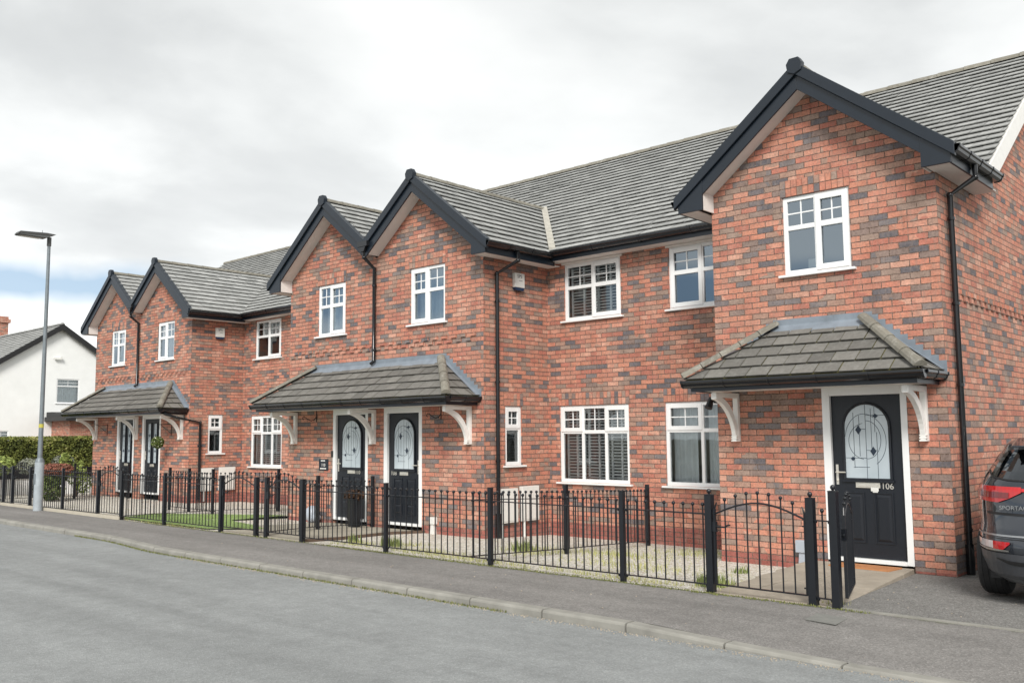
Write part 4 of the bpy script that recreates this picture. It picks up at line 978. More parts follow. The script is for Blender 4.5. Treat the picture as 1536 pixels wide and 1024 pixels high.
# lawn
b=MB(); P1=[(-15.1,-1.75),(-14.35,-2.85),(-11.0,-2.85),(-10.5,-2.05),(-11.5,-1.7),(-12.75,-1.4),(-13.0,.1)]; b.face([gp(x,y,.018) for x,y in P1]); tag(b.build('lawn',M['lawn'],),None,None,None,'structure')
b=MB(); r=random.Random(8)
def inpoly(x,y,P):
    c=False
    for i in range(len(P)):
        (x0,y0),(x1,y1)=P[i],P[i-1]
        if (y0>y)!=(y1>y) and x<(x1-x0)*(y-y0)/(y1-y0)+x0: c=not c
    return c
def blade(b,x,y,z,h,w,r):
    a=r.uniform(0,6.28); l=r.uniform(0,.5)*h; dx,dy=math.cos(a),math.sin(a)
    b.face([(x-dy*w,y+dx*w,z),(x+dy*w,y-dx*w,z),(x+dx*l,y+dy*l,z+h)],r.random())
k=0
while k<9000:
    x,y=r.uniform(-15,-10.5),r.uniform(-2.85,.1)
    if inpoly(x,y,P1): blade(b,x,y,gz(x,y)+.01,r.uniform(.015,.04),.003,r); k+=1
g1=leaf_mat('lawn_blade',(.17,.25,.07),(.34,.44,.17)); tag(b.build('lawn_grass',g1),kind='stuff')
# weeds in gravel
b=MB(); r=random.Random(12)
patches=[(-4.2,-.6,.9,.55,700),(-3.2,-1.6,1.1,.5,600),(-5.9,-2.5,.8,.3,400),(-4.9,-2.7,1.4,.18,500),(-2.6,-2.7,1.2,.16,420),(-3.6,.6,.7,.6,500),(-7.5,-2.4,.3,.3,160),(-6.9,-2.0,.25,.25,140),(-5.0,-1.3,.3,.6,300),(-1.62,-2.3,.18,.25,160),(-5.5,-1.0,.35,.5,260),(-7.3,-2.6,.5,.12,120),(-.2,-2.75,.12,.12,60),(-12.5,-2.9,1.6,.05,300)]
for cx,cy,sx,sy,n in patches:
    for _ in range(n):
        x,y=r.gauss(cx,sx*.5),r.gauss(cy,sy*.5)
        if y<-2.93 or y>1.45: continue
        blade(b,x,y,gz(x,y)-.005,r.uniform(.02,.075)*(1.6 if r.random()<.1 else 1),.005,r)
tag(b.build('weeds',leaf_mat('weed_leaf',(.24,.26,.08),(.52,.50,.24))),kind='stuff')
b=MB()
for cx,cy,rad,h,n in ((-1.62,-2.42,.20,.16,150),(-1.78,-2.25,.14,.12,70),(-5.35,-1.2,.16,.2,110),(-6.95,-2.25,.16,.20,100),(-7.75,-2.3,.1,.16,50),(-2.05,-1.1,.1,.12,40)):
    for _ in range(n):
        a=r.uniform(0,6.28); q=rad*r.random()**.6; x,y=cx+q*math.cos(a),cy+q*math.sin(a); blade(b,x,y,gz(x,y)-.01,h*r.uniform(.4,1.),.012,r)
tag(b.build('weed_tufts',leaf_mat('tuft_leaf',(.11,.15,.05),(.34,.38,.15))),kind='stuff')
# loose stones on the footpath and in the gutter of the road
b=MB()
for _ in range(70):
    x=r.uniform(-9,2); y=r.uniform(-4.4,-3.0); s=r.uniform(.004,.012); b.ball((x,y,kerb_z(x)+.005),s,5,3,.6)
for _ in range(1000):
    x=r.uniform(-8.5,1.6); y=kerb_y(x)-abs(r.gauss(0,.05))-.004; s=r.uniform(.003,.010); b.ball((x,y,ROADZ+.002),s,4,3,.6)
for _ in range(50):
    x=r.uniform(-.1,3.); y=r.uniform(-2.8,-.2); s=r.uniform(.004,.011); b.ball((x,y,dz(x,y)+.006),s,5,3,.6)
tag(b.build('loose_gravel',M['slab']),kind='stuff')
b=MB()
for _ in range(2200):
    x=r.uniform(-12.5,-2.5); y=kerb_y(x)-abs(r.gauss(0,.018))-.002; blade(b,x,y,ROADZ,r.uniform(.008,.03),.006,r)
for _ in range(2600):
    x=r.uniform(-7.5,.2) if r.random()<.8 else r.uniform(-13,-7); y=-2.965-abs(r.gauss(0,.035)); blade(b,x,y,-.004,r.uniform(.006,.022),.007,r)
tag(b.build('gutter_moss',leaf_mat('moss_leaf',(.10,.115,.035),(.23,.24,.09))),kind='stuff')
# inspection cover
b=MB(); b.prism([(-.12,-3.56,-.012),(.16,-3.6,-.012),(.13,-3.28,-.012),(-.15,-3.25,-.012)],(0,0,.006)); tag(b.build('inspection_cover',M['dull'],loc=(0,-3.4,-.01)),'small square inspection cover in the footpath near the open gate','manhole cover')

# ================================================================== railings
def fence_frame(A,B):
    A,B=V(A),V(B); d=(B-A); L=d.length; return A,d.normalized(),L
def post(x,y,zb,h,parent,w=None,ball=False):
    w=w or (.036 if ball else (.032 if min(abs(x-g_) for g_ in (-20.07,-19.51,-18.46,-15.01,-13.98,-10.4,-9.36,-9.09,-8.14))<.03 else .026))
    b=MB(); b.box((x-w,y-w,zb-.1),(x+w,y+w,zb+h)); b.box((x-w-.003,y-w-.003,zb+h),(x+w+.003,y+w+.003,zb+h+.006))
    if ball: b.tube([(x,y,zb+h),(x,y,zb+h+.02)],.012,8); b.ball((x,y,zb+h+.035),.024,10,7)
    return b.build('post',M['iron'],parent,bevel=.003)
def panel(A,B,za,zb_,parent,sp=.104,ht=.745,rodx=.075,g=.065):
    A,d,L=fence_frame((A[0],A[1],za),(B[0],B[1],zb_)); n=max(1,round((L-.09)/sp)); b=MB(); Z=V((0,0,1))
    side=V((-d.y,d.x,0)).normalized()
    for z,hh in ((ht,.005),(g,.005)):
        p,q=A+d*.03+Z*z,A+d*(L-.03)+Z*z; s=side*.016
        b.hexa([p-s-Z*hh,q-s-Z*hh,q+s-Z*hh,p+s-Z*hh,p-s+Z*hh,q-s+Z*hh,q+s+Z*hh,p+s+Z*hh])
        for e in (p+d*.02,q-d*.02): b.ball(e-Z*.012,.014,6,4)
    for i in range(n):
        p=A+d*(L*(i+.5)/n if n==1 else .075+(L-.15)*i/(n-1)); b.tube([p+Z*g,p+Z*(ht+rodx)],.0076,6); b.ball(p+Z*(ht+rodx+.014),.0195,8,6)
    return b.build('railing_panel',M['iron'],parent,smooth=True)
FENY=-2.95
def run(posts,label,heights=None,balls=()):
    xs=[p[0] for p in posts]; t=thing('railing_fence',label,'fence',(posts[0][0],posts[0][1],0))
    for i,(x,y,z) in enumerate(posts): post(x,y,z,(heights or {}).get(i,.90),t,ball=i in balls)
    for i,(p,q) in enumerate(zip(posts,posts[1:])): panel(p[:2],q[:2],p[2],q[2],t,sp=.2 if abs(p[0]-q[0])<.3 and abs(p[1]-q[1])<.2 else .104)
    return t
fx=lambda x:(x,FENY,0.)
run([fx(-24.0),fx(-22.0),fx(-20.07),fx(-19.51)][1:],'black railings at the far left edge, left of the first arched gate')
run([fx(-18.46),fx(-16.71),fx(-15.01)],'black railings directly behind the lamp post')
run([fx(-13.98),fx(-12.31),fx(-10.40)],'black railings in front of the small green lawn')
run([fx(-9.36),(-9.09,-2.94,0)],'very short black railing between the two arched gates left of the potted plant')
run([(-8.14,-2.945,0),fx(-6.24),(-4.335,-2.93,0),(-2.43,-2.90,0),(-1.38,-2.90,0)],'longest run of black railings, in front of the 108 door and the gravel bed',{3:.93,4:.93},(4,))
run([(-.325,-2.93,0),(-.10,-2.95,0)],'very short black railing between the closed and the open gate by 106',{0:.94,1:1.01},(0,1))
def divider(pts,label,first=True):
    t=thing('railing_fence',label,'fence',(pts[0][0],pts[0][1],0),None)
    for i,(x,y) in enumerate(pts):
        z=gz(x,y)
        if i>0: post(x,y,z,.93,t)
    for p,q in zip(pts,pts[1:]): panel(p,q,gz(*p)+.01,gz(*q)+.01,t)
divider([(-4.72,-2.9),(-4.72,-1.03),(-4.86,1.15)],'black divider railings running back between the 108 shuttered window and the curtained window')
divider([(-9.22,-2.9),(-9.87,-1.43),(-9.87,-.24)],'black divider railings running back to the wall beside the potted plant')
divider([(-14.0,-2.9),(-14.45,-.80),(-14.45,.80)],'black divider railings running back across the lawn')
divider([(-14.52,-.85),(-15.35,-.85),(-16.3,-.80)],'short black railings parallel to the street beyond the lawn')
divider([(-21.3,-2.9),(-22.1,-.50),(-21.5,.7)],'black divider railings running back beside the golden green shrub')
def gate(A,B,zb,label,latch='L',latchside=1):
    t=thing('garden_gate',label,'gate',(A[0],A[1],zb),None); P0,d,L=fence_frame((A[0],A[1],zb),(B[0],B[1],zb)); Z=V((0,0,1)); b=MB()
    s0,s1=.055,L-.055; g=.075; H=.735; R=.125
    side=V((-d.y,d.x,0))
    for s in (s0,s1):
        p=P0+d*s; sd=side*.014; dd=d*.010
        b.hexa([p-sd-dd+Z*g,p-sd+dd+Z*g,p+sd+dd+Z*g,p+sd-dd+Z*g,p-sd-dd+Z*(H+.06),p-sd+dd+Z*(H+.06),p+sd+dd+Z*(H+.06),p+sd-dd+Z*(H+.06)])
        sg=1 if s==s0 else -1
        b.tube([p+Z*(H+.05),p+Z*(H+.085)+d*sg*.012,p+Z*(H+.125)-d*sg*(-.028)],[.009,.009,.006],6)
    p,q=P0+d*s0+Z*g,P0+d*s1+Z*g; sd=side*.014; b.hexa([p-sd-Z*.006,q-sd-Z*.006,q+sd-Z*.006,p+sd-Z*.006,p-sd+Z*.006,q-sd+Z*.006,q+sd+Z*.006,p+sd+Z*.006])
    arch=lambda u:H+.01+R*math.sin(math.pi*u)
    fr=b.build('gate_frame',M['iron'],t); b=MB()
    pts=[P0+d*(s0+(s1-s0)*i/16)+Z*arch(i/16) for i in range(17)]; b.tube(pts,.0095,6); b.build('arched_rail',M['iron'],t,smooth=True)
    b=MB(); n=7
    for i in range(n):
        u=(i+1)/(n+1); p=P0+d*(s0+(s1-s0)*u); zt=arch(u)+.085; b.tube([p+Z*g,p+Z*zt],.0072,6); b.ball(p+Z*(zt+.012),.0185,8,6)
    b.build('bars',M['iron'],t,smooth=True)
    b=MB(); p=P0+d*s0+Z*(H-.11)
    b.tube([p-d*.04,p+d*.12,p+d*.14+Z*.02,p+d*.17+Z*.022],.009,6); b.box(tuple(p-V((.02,.02,.05))),tuple(p+V((.02,.02,.05))))
    for z in (g+.06,H-.05):
        q=P0+d*s1+Z*z; b.tube([q-d*.03,q+d*.05],.008,6); b.tube([q+d*.03-Z*.03,q+d*.03+Z*.03],.008,6)
    b.build('latch',M['iron'],t)
gate((-19.51,FENY),(-18.46,FENY),.02,'arched black iron gate left of the lamp post')
gate((-15.01,FENY),(-13.98,FENY),.02,'arched black iron gate between the lamp post and the lawn')
gate((-10.40,FENY),(-9.36,FENY),.01,'arched black iron gate at the right end of the lawn')
gate((-9.09,FENY),(-8.14,FENY),.01,'arched black iron gate to the concrete path before the 110 door')
gate((-1.38,-2.90),(-.325,-2.93),0.,'arched black iron gate, closed, nearest to the 106 door')
gate((-.045,-2.885),(-.345,-1.97),0.,'arched black iron gate standing open, seen nearly edge on before the 106 door')
gate((-21.1,FENY),(-20.07,FENY),.02,'arched black iron gate cut by the left edge of the photo')
# ================================================================== lamp post
t=thing('street_lamp','grey metal street lamp with a flat dark head on the footpath','street lamp',(-17.6,-3.1,0)); b=MB(); x,y=-17.6,-3.10
b.tube([(x,y,-.2),(x,y,1.02)],.094,20); b.build('pole_base',M['galv2'],t,smooth=True)
b=MB(); b.tube([(x,y,1.02),(x,y,1.07),(x,y,1.12)],[.094,.085,.05],20); b.tube([(x,y,1.10),(x,y,5.80)],[.05,.033],16); b.build('pole',M['galv'],t,smooth=True)
b=MB(); b.box((x-.04,y-.098,.55),(x+.04,y-.086,.78)); b.build('access_hatch',M['galv'],t,bevel=.003)
b=MB(); b.tube([(x,y,5.74),(x,y,5.93)],.045,14); b.prism([(x-.13,y+.10,5.99),(x-.12,y-.02,5.93),(x-.10,y-.10,5.89),(x-.09,y-.66,5.885),(x-.07,y-.70,5.90),(x-.07,y-.66,5.955),(x-.10,y-.10,5.995)],(.26,0,0)); b.tube([(x,y-.15,6.0),(x,y-.15,6.07)],.006,5); b.build('lamp_head',M['lampgrey'],t,bevel=.012)
b=MB(); b.box((x-.05,y-.62,5.872),(x+.06,y-.2,5.886)); b.build('lens',M['plastic'],t)
b=MB(); b.tube([(x,y,1.76),(x,y,1.84)],.051,16); b.build('number_band',plain('yellow_tape',(.5,.45,.08),.6),t)

# ================================================================== white house far left
wh=thing('rendered_house','white rendered gable ended house beyond the hedge at the far left','house',(-50,10,0)); ax,az,wm=9.9,7.86,.67
m=MB(); wtop=lambda y: az-.12-wm*abs(y-ax)
F=FX(-50)
wall(m,wallX(-50),5.9,13.9,-.6,wtop,[(9.78,11.02,3.46,4.83),(5.98,7.4,.8,1.95)],(ax,),(-.12,0,0)); wall(m,wallP(5.9),-68,-50,-.6,lambda a:wtop(5.9)); wall(m,wallP(13.9),-68,-50,-.6,lambda a:wtop(13.9)); wall(m,wallX(-68),5.9,13.9,-.6,wtop,(),(ax,))
m.build('rendered_wall',M['wallrender'],wh)
m=MB(); th=math.atan(wm); cs,sn=math.cos(th),math.sin(th)
for s in (-1,1): tiles(m,(-49.8,ax+s*4.3,az-4.3*wm),(-1,0,0),(0,-s*cs,sn),0,18.4,0,4.3/cs,[],gauge=.3,tw=.3,rs=70+s)
rf=m.build('roof',M['tile'],wh); m=MB(); caps(m,(-49.8,ax,az),(-68.2,ax,az),.12,.45); m.build('ridge_tile',M['tile'],rf)
m=MB()
for s in (-1,1):
    y1=ax+s*4.35; z1=az-4.35*wm; m.hexa([(-49.83,ax,az+.03),(-49.70,ax,az+.03),(-49.70,y1,z1+.03),(-49.83,y1,z1+.03),(-49.83,ax,az-.30),(-49.70,ax,az-.30),(-49.70,y1,z1-.26),(-49.83,y1,z1-.26)])
m.build('barge_board',M['rubber'],rf)
m=MB(); m.box((-60.8,9.4,7.2),(-59.6,10.4,9.25)); m.box((-60.9,9.3,8.85),(-59.5,10.5,9.08)); m.tube([(-60.2,9.9,9.25),(-60.2,9.9,9.75)],[.18,.14],10); m.build('chimney',M['brick2'],rf)
window(wh,F,9.78,11.02,3.46,4.83,[(1,'fix')],.30,None,'curtain'); window(wh,F,5.98,7.4,.8,1.95,[(1,'fix'),(1,'fix')],.3,None,'curtain')
m=MB(); F.box(m,9.55,9.6,5.95,6.0,0,.06); F.box(m,9.58,9.9,5.88,5.98,.05,.16); F.box(m,9.88,9.96,5.9,6.05,.1,.2); m.build('security_light',M['plastic'],wh)
m=MB(); F.box(m,11.95,12.15,6.05,6.25,0,.02); m.build('air_vent',M['edging'],wh)
ex=thing('brick_extension','small brick extension with a dark flat roof against the white house','extension',(-48,11,0)); m=MB()
wall(m,wallX(-47.6),9.6,13.2,-.6,lambda a:2.5,[(11.6,12.6,1.0,2.25)],(),(-.1,0,0)); wall(m,wallP(9.6),-50,-47.6,-.6,lambda a:2.5); wall(m,wallP(13.2),-50,-47.6,-.6,lambda a:2.5); m.build('brick_wall',M['brick2'],ex)
m=MB(); m.box((-50,9.2,2.45),(-47.1,13.5,2.68)); m.prism([(-50,9.3,2.68),(-47.2,9.3,2.68),(-49.2,9.3,2.95),(-50,9.3,2.95)],(0,4.1,0)); m.build('roof',M['rubber'],ex)
m=MB(); m.tube([(-47.5,10.95,2.5),(-47.5,10.95,-.3)],.06,8); m.build('downpipe',M['gutter'],ex)
window(ex,FX(-47.6),11.6,12.6,1.0,2.25,[(1,'top')],.45)
# low wall behind the hedge side yard
lw=thing('garden_wall','low pale garden wall with a dark top behind the railings at the far left','wall',(-24.9,0,0)); m=MB(); m.box((-25.3,-2.6,-.15),(-25.1,2.0,.38)); m.build('pale_wall',M['wallrender'],lw); m=MB(); m.box((-25.34,-2.65,.38),(-25.06,2.05,.66)); m.build('dark_top',M['blackpl'],lw)

# ================================================================== car
CX,CY,CZ=1.53,-1.86,-.03; YAW=math.radians(4.5)
car=thing('parked_car','dark grey car parked on the driveway, only its left rear corner in view','car',(CX,CY,CZ))
LAY=[(.20,.78,.14,4.20),(.27,.86,.06,4.32),(.40,.905,.015,4.40),(.52,.92,.0,4.42),(.60,.925,.015,4.42),(.645,.926,.045,4.42),(.70,.922,.085,4.40),(.85,.925,.10,4.34),(.95,.922,.11,4.25),(1.02,.905,.125,4.0),(1.08,.87,.16,3.45),(1.20,.81,.25,3.15),(1.34,.745,.37,2.85),(1.46,.68,.47,2.60),(1.52,.645,.46,2.42),(1.56,.61,.52,2.25),(1.595,.54,.72,2.0),(1.61,.40,1.0,1.8)]
EXPN=4.0
def lay(z):
    for a,b in zip(LAY,LAY[1:]):
        if a[0]<=z<=b[0]:
            t=(z-a[0])/(b[0]-a[0]); return [a[i]+(b[i]-a[i])*t for i in range(1,4)]
    return list(LAY[-1][1:]) if z>LAY[-1][0] else list(LAY[0][1:])
def cw(x,y,z):
    if z>1.08: z=1.08+(z-1.08)*.80
    c,s=math.cos(YAW),math.sin(YAW); return V((CX+x*c-y*s,CY+x*s+y*c,CZ+z))
b=MB(); NN=64; rings=[]
for z,hw,yr,yf in LAY:
    mid=(yr+yf)/2; hl=(yf-yr)/2; rg=[]
    for k in range(NN):
        t=2*math.pi*(k+.5)/NN; c,s=math.cos(t),math.sin(t)
        rg.append(cw(hw*math.copysign(abs(c)**(2/EXPN),c),mid+hl*math.copysign(abs(s)**(2/EXPN),s),z))
    rings.append(rg)
for a,c in zip(rings,rings[1:]):
    for k in range(NN): b.face([a[k],a[(k+1)%NN],c[(k+1)%NN],c[k]])
b.face(rings[-1]); b.face(rings[0][::-1])
# weld
def weld(o,dist=.0005):
    import bmesh
    bm=bmesh.new(); bm.from_mesh(o.data); bmesh.ops.remove_doubles(bm,verts=bm.verts,dist=dist); bmesh.ops.recalc_face_normals(bm,faces=bm.faces); bm.to_mesh(o.data); bm.free(); o.data.polygons.foreach_set('use_smooth',[True]*len(o.data.polygons))
body=b.build('body',M['paint'],car); weld(body)
cut=MB()
for yy in (.86,3.55): cut.tube([cw(-1.1,yy,.33),cw(1.1,yy,.33)],.385,32)
co=cut.build('cutter_tmp',M['rubber'],car); weld(co)
bo=body.modifiers.new('arch','BOOLEAN'); bo.object=co; bo.operation='DIFFERENCE'; bo.solver='EXACT'
bpy.context.view_layer.update(); me2=bpy.data.meshes.new_from_object(body.evaluated_get(bpy.context.evaluated_depsgraph_get())); body.modifiers.clear(); body.data=me2; bpy.data.objects.remove(co)
try: body.data.set_sharp_from_angle(angle=math.radians(32))
except Exception: pass
def rear(x,z,off=.0):
    hw,yr,yf=lay(z); q=min(.9995,abs(x)/hw)**EXPN; mid=(yr+yf)/2; hl=(yf-yr)/2
    y=mid-hl*(1-q)**(1/EXPN); e=.004; 
    nx=(abs(x)/hw)**(EXPN-1)*math.copysign(1,x)/hw; ny=-(max(0,(mid-y)/hl))**(EXPN-1)/hl; n=V((nx,ny,0)).normalized()
    return cw(x+n.x*off,y+n.y*off,z)
def rpatch(mb,f0,f1,x0,x1,off,nx=14,nz=3):
    for i in range(nx):
        for j in range(nz):
            xa,xb=x0+(x1-x0)*i/nx,x0+(x1-x0)*(i+1)/nx
            g=lambda x,k:rear(x,f0(x)+(f1(x)-f0(x))*k/nz,off)
            mb.face([g(xa,j),g(xb,j),g(xb,j+1),g(xa,j+1)])
def lin(*pts):
    def f(x):
        x=abs(x)
        for (a,za),(c,zc) in zip(pts,pts[1:]):
            if a<=x<=c: return za+(zc-za)*(x-a)/(c-a) if c>a else za
        return pts[0][1] if x<pts[0][0] else pts[-1][1]
    return f
for s in (-1,1):
    b=MB(); rpatch(b,lin((0,1.015),(.40,1.01),(.50,.955),(.60,.915),(.925,.93)),lin((0,1.055),(.925,1.06)),s*.40,s*.872,.014,24,4); o=b.build('tail_light',M['redlens'],car,smooth=True)
    b=MB(); rpatch(b,lin((0,.965),(.9,.955)),lin((0,1.0),(.9,1.012)),s*.50,s*.84,.019,16,1); b.build('lamp_core',M['redlens2'],o)
    b=MB(); rpatch(b,lin((.5,.505),(.9,.515)),lin((.5,.575),(.9,.575)),s*.65,s*.86,.012,10,2); o=b.build('reflector',M['clearlens'],car)
    b=MB(); rpatch(b,lin((.5,.56),(.56,.505),(.9,.505)),lin((.5,.575),(.9,.575)),s*.50,s*.65,.012,10,2); b.build('red_lens',M['redlens'],o)
    b=MB(); rpatch(b,lin((.5,.49),(.9,.492)),lin((.5,.504),(.9,.505)),s*.51,s*.86,.014,12,1); b.build('bright_trim',M['alloy'],o)
b=MB(); rpatch(b,lin((0,1.018),(.4,1.018)),lin((0,1.045),(.4,1.045)),-.40,.40,.012,16,2); b.build('light_bar',M['redlens'],car)
def rpf(mb,f0,f1,x0,x1,off,nx,nz):
    for i in range(nx):
        for j in range(nz):
            xa,xb=x0+(x1-x0)*i/nx,x0+(x1-x0)*(i+1)/nx
            def g(f,k): z=f0(f)+(f1(f)-f0(f))*k/nz; return rear(f*lay(z)[0],z,off)
            mb.face([g(xa,j),g(xb,j),g(xb,j+1),g(xa,j+1)])
b=MB(); rpf(b,lin((0,1.12),(.6,1.13),(.80,1.16),(.90,1.22)),lin((0,1.47),(.78,1.46),(.90,1.40)),-.90,.90,.006,32,8); b.build('rear_window',M['carglass'],car,smooth=True)
b=MB(); rpf(b,lin((0,1.105),(.6,1.115),(.8,1.145),(.91,1.205)),lin((0,1.12),(.6,1.13),(.8,1.16),(.91,1.22)),-.91,.91,.008,32,1); 
for s in (-1,1): rpatch(b,lin((0,.60),(.7,.60),(.74,.74),(.76,.93)),lin((0,.606),(.7,.606),(.745,.75),(.768,.93)),s*.70,s*.767,.004,8,1); b.tube([rear(s*.765,z_,.003) for z_ in (.75,.85,.93)],.003,4); b.tube([rear(s*.77,z_,.003) for z_ in (1.06,1.1,1.15,1.2)],.003,4)
b.tube([rear(x_,.60+0*x_,.003) for x_ in [-.7+i*.1 for i in range(15)]],.003,4)
b.build('panel_gap',M['rubber'],car)
b=MB(); rpatch(b,lin((0,.80),(.8,.805)),lin((0,.822),(.8,.828)),-.72,.72,.005,30,1); b.build('tailgate_crease',M['rubber'],car)
b=MB(); rpatch(b,lin((0,.24),(.92,.24)),lin((0,.47),(.92,.475)),-.90,.90,.012,40,6); b.build('lower_bumper',M['trim'],car,smooth=True)
b=MB(); rpatch(b,lin((0,.36),(.5,.375),(.62,.42),(.9,.42)),lin((0,.40),(.5,.41),(.62,.43),(.9,.43)),-.62,.62,.017,24,2); b.build('bumper_groove',M['rubber'],car,smooth=True)
b=MB(); rpatch(b,lin((0,.62),(.9,.62)),lin((0,.635),(.9,.635)),-.88,.88,.01,40,1); b.build('bumper_ledge',M['alloy'],car,smooth=True)
b=MB(); b.hexa([cw(-.50,.38,1.49),cw(.50,.38,1.49),cw(.54,.75,1.56),cw(-.54,.75,1.56),cw(-.50,.38,1.51),cw(.50,.38,1.51),cw(.50,.75,1.60),cw(-.50,.75,1.60)]); b.build('spoiler',M['paint'],car,bevel=.01)
b=MB(); rpatch(b,lin((0,.70),(.3,.70)),lin((0,.81),(.3,.81)),-.26,.26,.012,6,2); o=b.build('number_plate',plain('plate_yellow',(.75,.6,.08),.5),car)
# badge lettering on the tailgate
Ft=Fr(cw(0,.095,0),V((math.cos(YAW),math.sin(YAW),0)),V((math.sin(YAW),-math.cos(YAW),0)))
textmesh('badge','SPORTAGE',.052,M['alloy'],car,Fr(rear(0,.9,.012)-V((0,0,.9+CZ))+V((0,0,CZ)),V((math.cos(YAW),math.sin(YAW),0)),V((math.sin(YAW),-math.cos(YAW),0))),-.58,.858,.0,.003)
for s in (-1,1):
    for yy in (.86,3.55):
        b=MB(); xo=s*.885; xi=s*.64; R=.335
        prof=[(xi,.20),(xi,.30),(xi+s*.02,.325),(xi+s*.05,R),(xo-s*.05,R),(xo-s*.02,.325),(xo,.30),(xo,.22)]
        K=40
        for i in range(K):
            a0,a1=2*math.pi*i/K,2*math.pi*(i+1)/K
            for p,q in zip(prof,prof[1:]): b.face([cw(p[0],yy+p[1]*math.cos(a0),.335+p[1]*math.sin(a0)),cw(p[0],yy+p[1]*math.cos(a1),.335+p[1]*math.sin(a1)),cw(q[0],yy+q[1]*math.cos(a1),.335+q[1]*math.sin(a1)),cw(q[0],yy+q[1]*math.cos(a0),.335+q[1]*math.sin(a0))])
        for gx in (.2,.4,.6,.8):
            xx=xi+(xo-xi)*gx; b.tube([cw(xx,yy+(R+.001)*math.cos(2*math.pi*i/K),.335+(R+.001)*math.sin(2*math.pi*i/K)) for i in range(K+1)],.0035,4)
        w_=b.build('wheel',M['tyre'],car,smooth=True)
        b=MB(); b.tube([cw(xo-s*.10,yy,.335),cw(xo-s*.02,yy,.335)],.06,16)
        for i in range(5):
            a=2*math.pi*i/5; d_=V((0,math.cos(a),math.sin(a))); 
            b.tube([cw(xo-s*.03,yy+.04*d_.y,.335+.04*d_.z),cw(xo-s*.02,yy+.215*d_.y,.335+.215*d_.z)],[.03,.022],6)
        b.tube([cw(xo-s*.02,yy+.215*math.cos(2*math.pi*i/K),.335+.215*math.sin(2*math.pi*i/K)) for i in range(K+1)],.012,6)
        b.tube([cw(xi,yy,.335),cw(xi+s*.01,yy,.335)],.21,24)
        b.build('rim',M['alloy'],w_)
b=MB(); b.hexa([cw(-.75,.45,.20),cw(.75,.45,.20),cw(.75,4.1,.18),cw(-.75,4.1,.18),cw(-.75,.45,.26),cw(.75,.45,.26),cw(.75,4.1,.26),cw(-.75,4.1,.26)]); b.tube([cw(-.66,.86,.33),cw(.66,.86,.33)],.05,8); b.tube([cw(.5,.2,.24),cw(.5,.9,.24)],.04,10); b.build('underbody',M['rubber'],car)
for s in (-1,1):
    b=MB(); P=lambda y,z:(lambda l:cw(s*(l[0]*(1-min(.98,abs((y-(l[1]+l[2])/2)/((l[2]-l[1])/2)))**EXPN)**(1/EXPN)+.006),y,z))(lay(z))
    for y0,y1,t0,t1 in ((.62,1.05,1.30,1.44),(1.12,1.95,1.44,1.50),(2.03,2.7,1.50,1.30)):
        for i in range(6):
            ya,yb_=y0+(y1-y0)*i/6,y0+(y1-y0)*(i+1)/6; za,zb2=t0+(t1-t0)*i/6,t0+(t1-t0)*(i+1)/6
            for j in range(4):
                q=lambda y,zt,k:P(y,1.12+(zt-1.12)*k/4)
                b.face([q(ya,za,j),q(yb_,zb2,j),q(yb_,zb2,j+1),q(ya,za,j+1)])
    b.build('side_window',M['carglass'],car)
    b=MB(); b.ball(cw(s*1.0,2.75,1.1),.10,12,8,.75); b.build('door_mirror',M['paint'],car,smooth=True)

# ================================================================== world, sun, camera
W=bpy.data.worlds.new('World'); scene.world=W; W.use_nodes=True; nt=W.node_tree; L=nt.links; bg=nt.nodes['Background']
SUN_EL,SUN_AZ=math.radians(38),math.radians(140)   # azimuth: direction to the sun measured from +Y clockwise
sky=N(nt,'ShaderNodeTexSky'); sky.sky_type='NISHITA'; sky.sun_disc=False; sky.sun_elevation=SUN_EL; sky.sun_rotation=SUN_AZ
tc=N(nt,'ShaderNodeTexCoord'); sx=N(nt,'ShaderNodeSeparateXYZ'); L.new(tc.outputs['Generated'],sx.inputs[0])
zc=math_(nt,'ADD',math_(nt,'MAXIMUM',sx.outputs[2],0.),.16); dv=N(nt,'ShaderNodeCombineXYZ'); L.new(math_(nt,'DIVIDE',sx.outputs[0],zc),dv.inputs[0]); L.new(math_(nt,'DIVIDE',sx.outputs[1],zc),dv.inputs[1])
mp=N(nt,'ShaderNodeMapping'); mp.inputs['Location'].default_value=(1.3,.4,0); mp.inputs['Scale'].default_value=(1,1,1); L.new(dv.outputs[0],mp.inputs[0])
n1=noise(nt,mp.outputs[0],.95,8,.5); n2=noise(nt,mp.outputs[0],.30,3,.5)
n1.inputs['Distortion'].default_value=.25
sm=math_(nt,'ADD',math_(nt,'MULTIPLY',n1.outputs[0],.75),math_(nt,'MULTIPLY',n2.outputs[0],.45))
cr=ramp(nt,[(.42,(5.7,5.9,6.0)),(.52,(6.9,7.1,7.15)),(.58,(8.3,8.5,8.5)),(.65,(9.5,9.65,9.6)),(.8,(9.9,10.,9.9))]); L.new(sm,cr.inputs[0])
# brighter cloud toward the horizon
hz=ramp(nt,[(.0,1.3),(.2,1.2),(.38,1.02),(.6,.90),(1.,.86)]); L.new(sx.outputs[2],hz.inputs[0]); cc=mixc(nt,cr.outputs[0],hz.outputs[0],1.,'MULTIPLY')
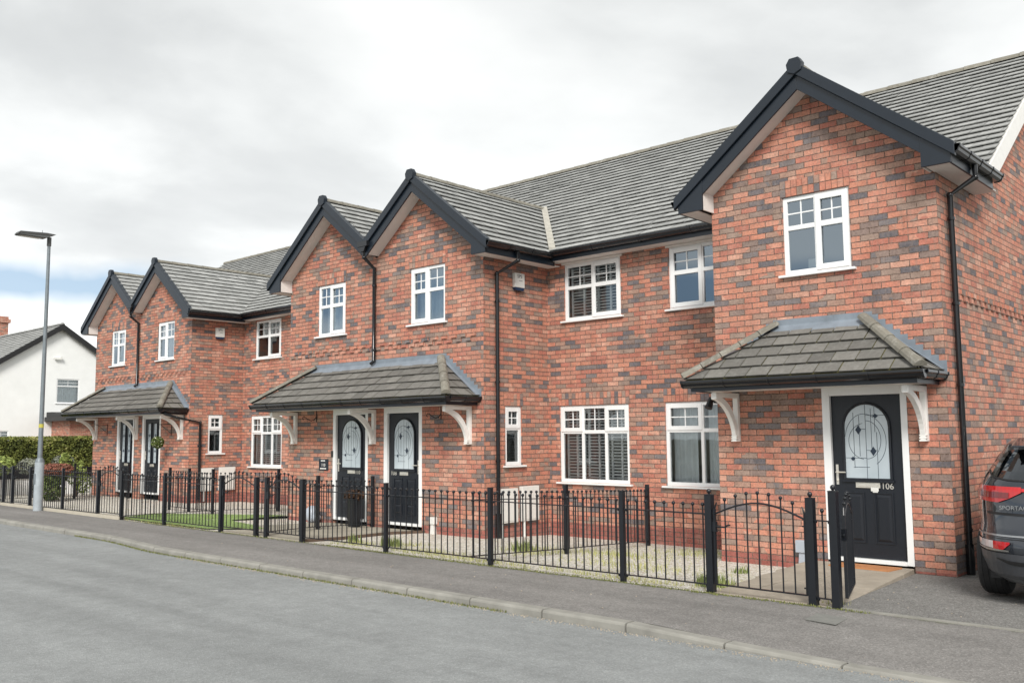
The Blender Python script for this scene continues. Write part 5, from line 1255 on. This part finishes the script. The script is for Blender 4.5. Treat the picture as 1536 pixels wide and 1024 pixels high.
# gap in the cloud: a low band of blue to the west
az_=N(nt,'ShaderNodeMath'); az_.operation='ARCTAN2'; L.new(sx.outputs[0],az_.inputs[0]); L.new(sx.outputs[1],az_.inputs[1])
band=math_(nt,'ABSOLUTE',math_(nt,'SUBTRACT',sx.outputs[2],.148)); wn=noise(nt,tc.outputs['Generated'],7,4,.55)
bb=math_(nt,'ADD',math_(nt,'MULTIPLY',band,1.),math_(nt,'MULTIPLY',math_(nt,'SUBTRACT',wn.outputs[0],.5),.045)); bl=ramp(nt,[(.012,1.),(.03,0.)]); L.new(bb,bl.inputs[0])
azr=ramp(nt,[(.0,1.),(.12,1.),(.22,0.)]); L.new(math_(nt,'ADD',az_.outputs[0],1.28),azr.inputs[0])
fac=math_(nt,'MULTIPLY',bl.outputs[0],azr.outputs[0])
skb=mixc(nt,sky.outputs[0],(3.,3.,3.),1.,'MULTIPLY')
blue=mixc(nt,sky.outputs[0],(4.4,6.3,8.4),.75)
fin=mixc(nt,cc,blue,math_(nt,'MULTIPLY',fac,.85))
L.new(fin,bg.inputs[0]); bg.inputs['Strength'].default_value=.062
sd=bpy.data.lights.new('Sun','SUN'); sd.energy=2.0; sd.angle=math.radians(20); sd.color=(1,.965,.91); so=bpy.data.objects.new('Sun',sd); COL.objects.link(so)
dirs=V((math.sin(SUN_AZ)*math.cos(SUN_EL),math.cos(SUN_AZ)*math.cos(SUN_EL),math.sin(SUN_EL))); so.rotation_euler=(-dirs).to_track_quat('-Z','Y').to_euler(); so.location=(0,-20,30)
cam=bpy.data.cameras.new('Camera'); cam.sensor_width=36; cam.lens=1379.98/1536*36; cam.clip_end=2000; cam.clip_start=.1
co=bpy.data.objects.new('Camera',cam); COL.objects.link(co); scene.camera=co
Fd=V((-.67084149,.73480688,.10015258)); Rt=V((.73794467,.67481241,-.00811662)); Up=V((.07354835,-.0684621,.99493898))
Mx=Matrix((( Rt.x,Up.x,-Fd.x),(Rt.y,Up.y,-Fd.y),(Rt.z,Up.z,-Fd.z))).to_4x4(); Mx.translation=V((3.37752,-10.96919,1.53797)); co.matrix_world=Mx
scene.render.resolution_x=1024; scene.render.resolution_y=682
scene.view_settings.view_transform='Standard'; scene.view_settings.look='None'; scene.view_settings.gamma=1; scene.view_settings.exposure=.78
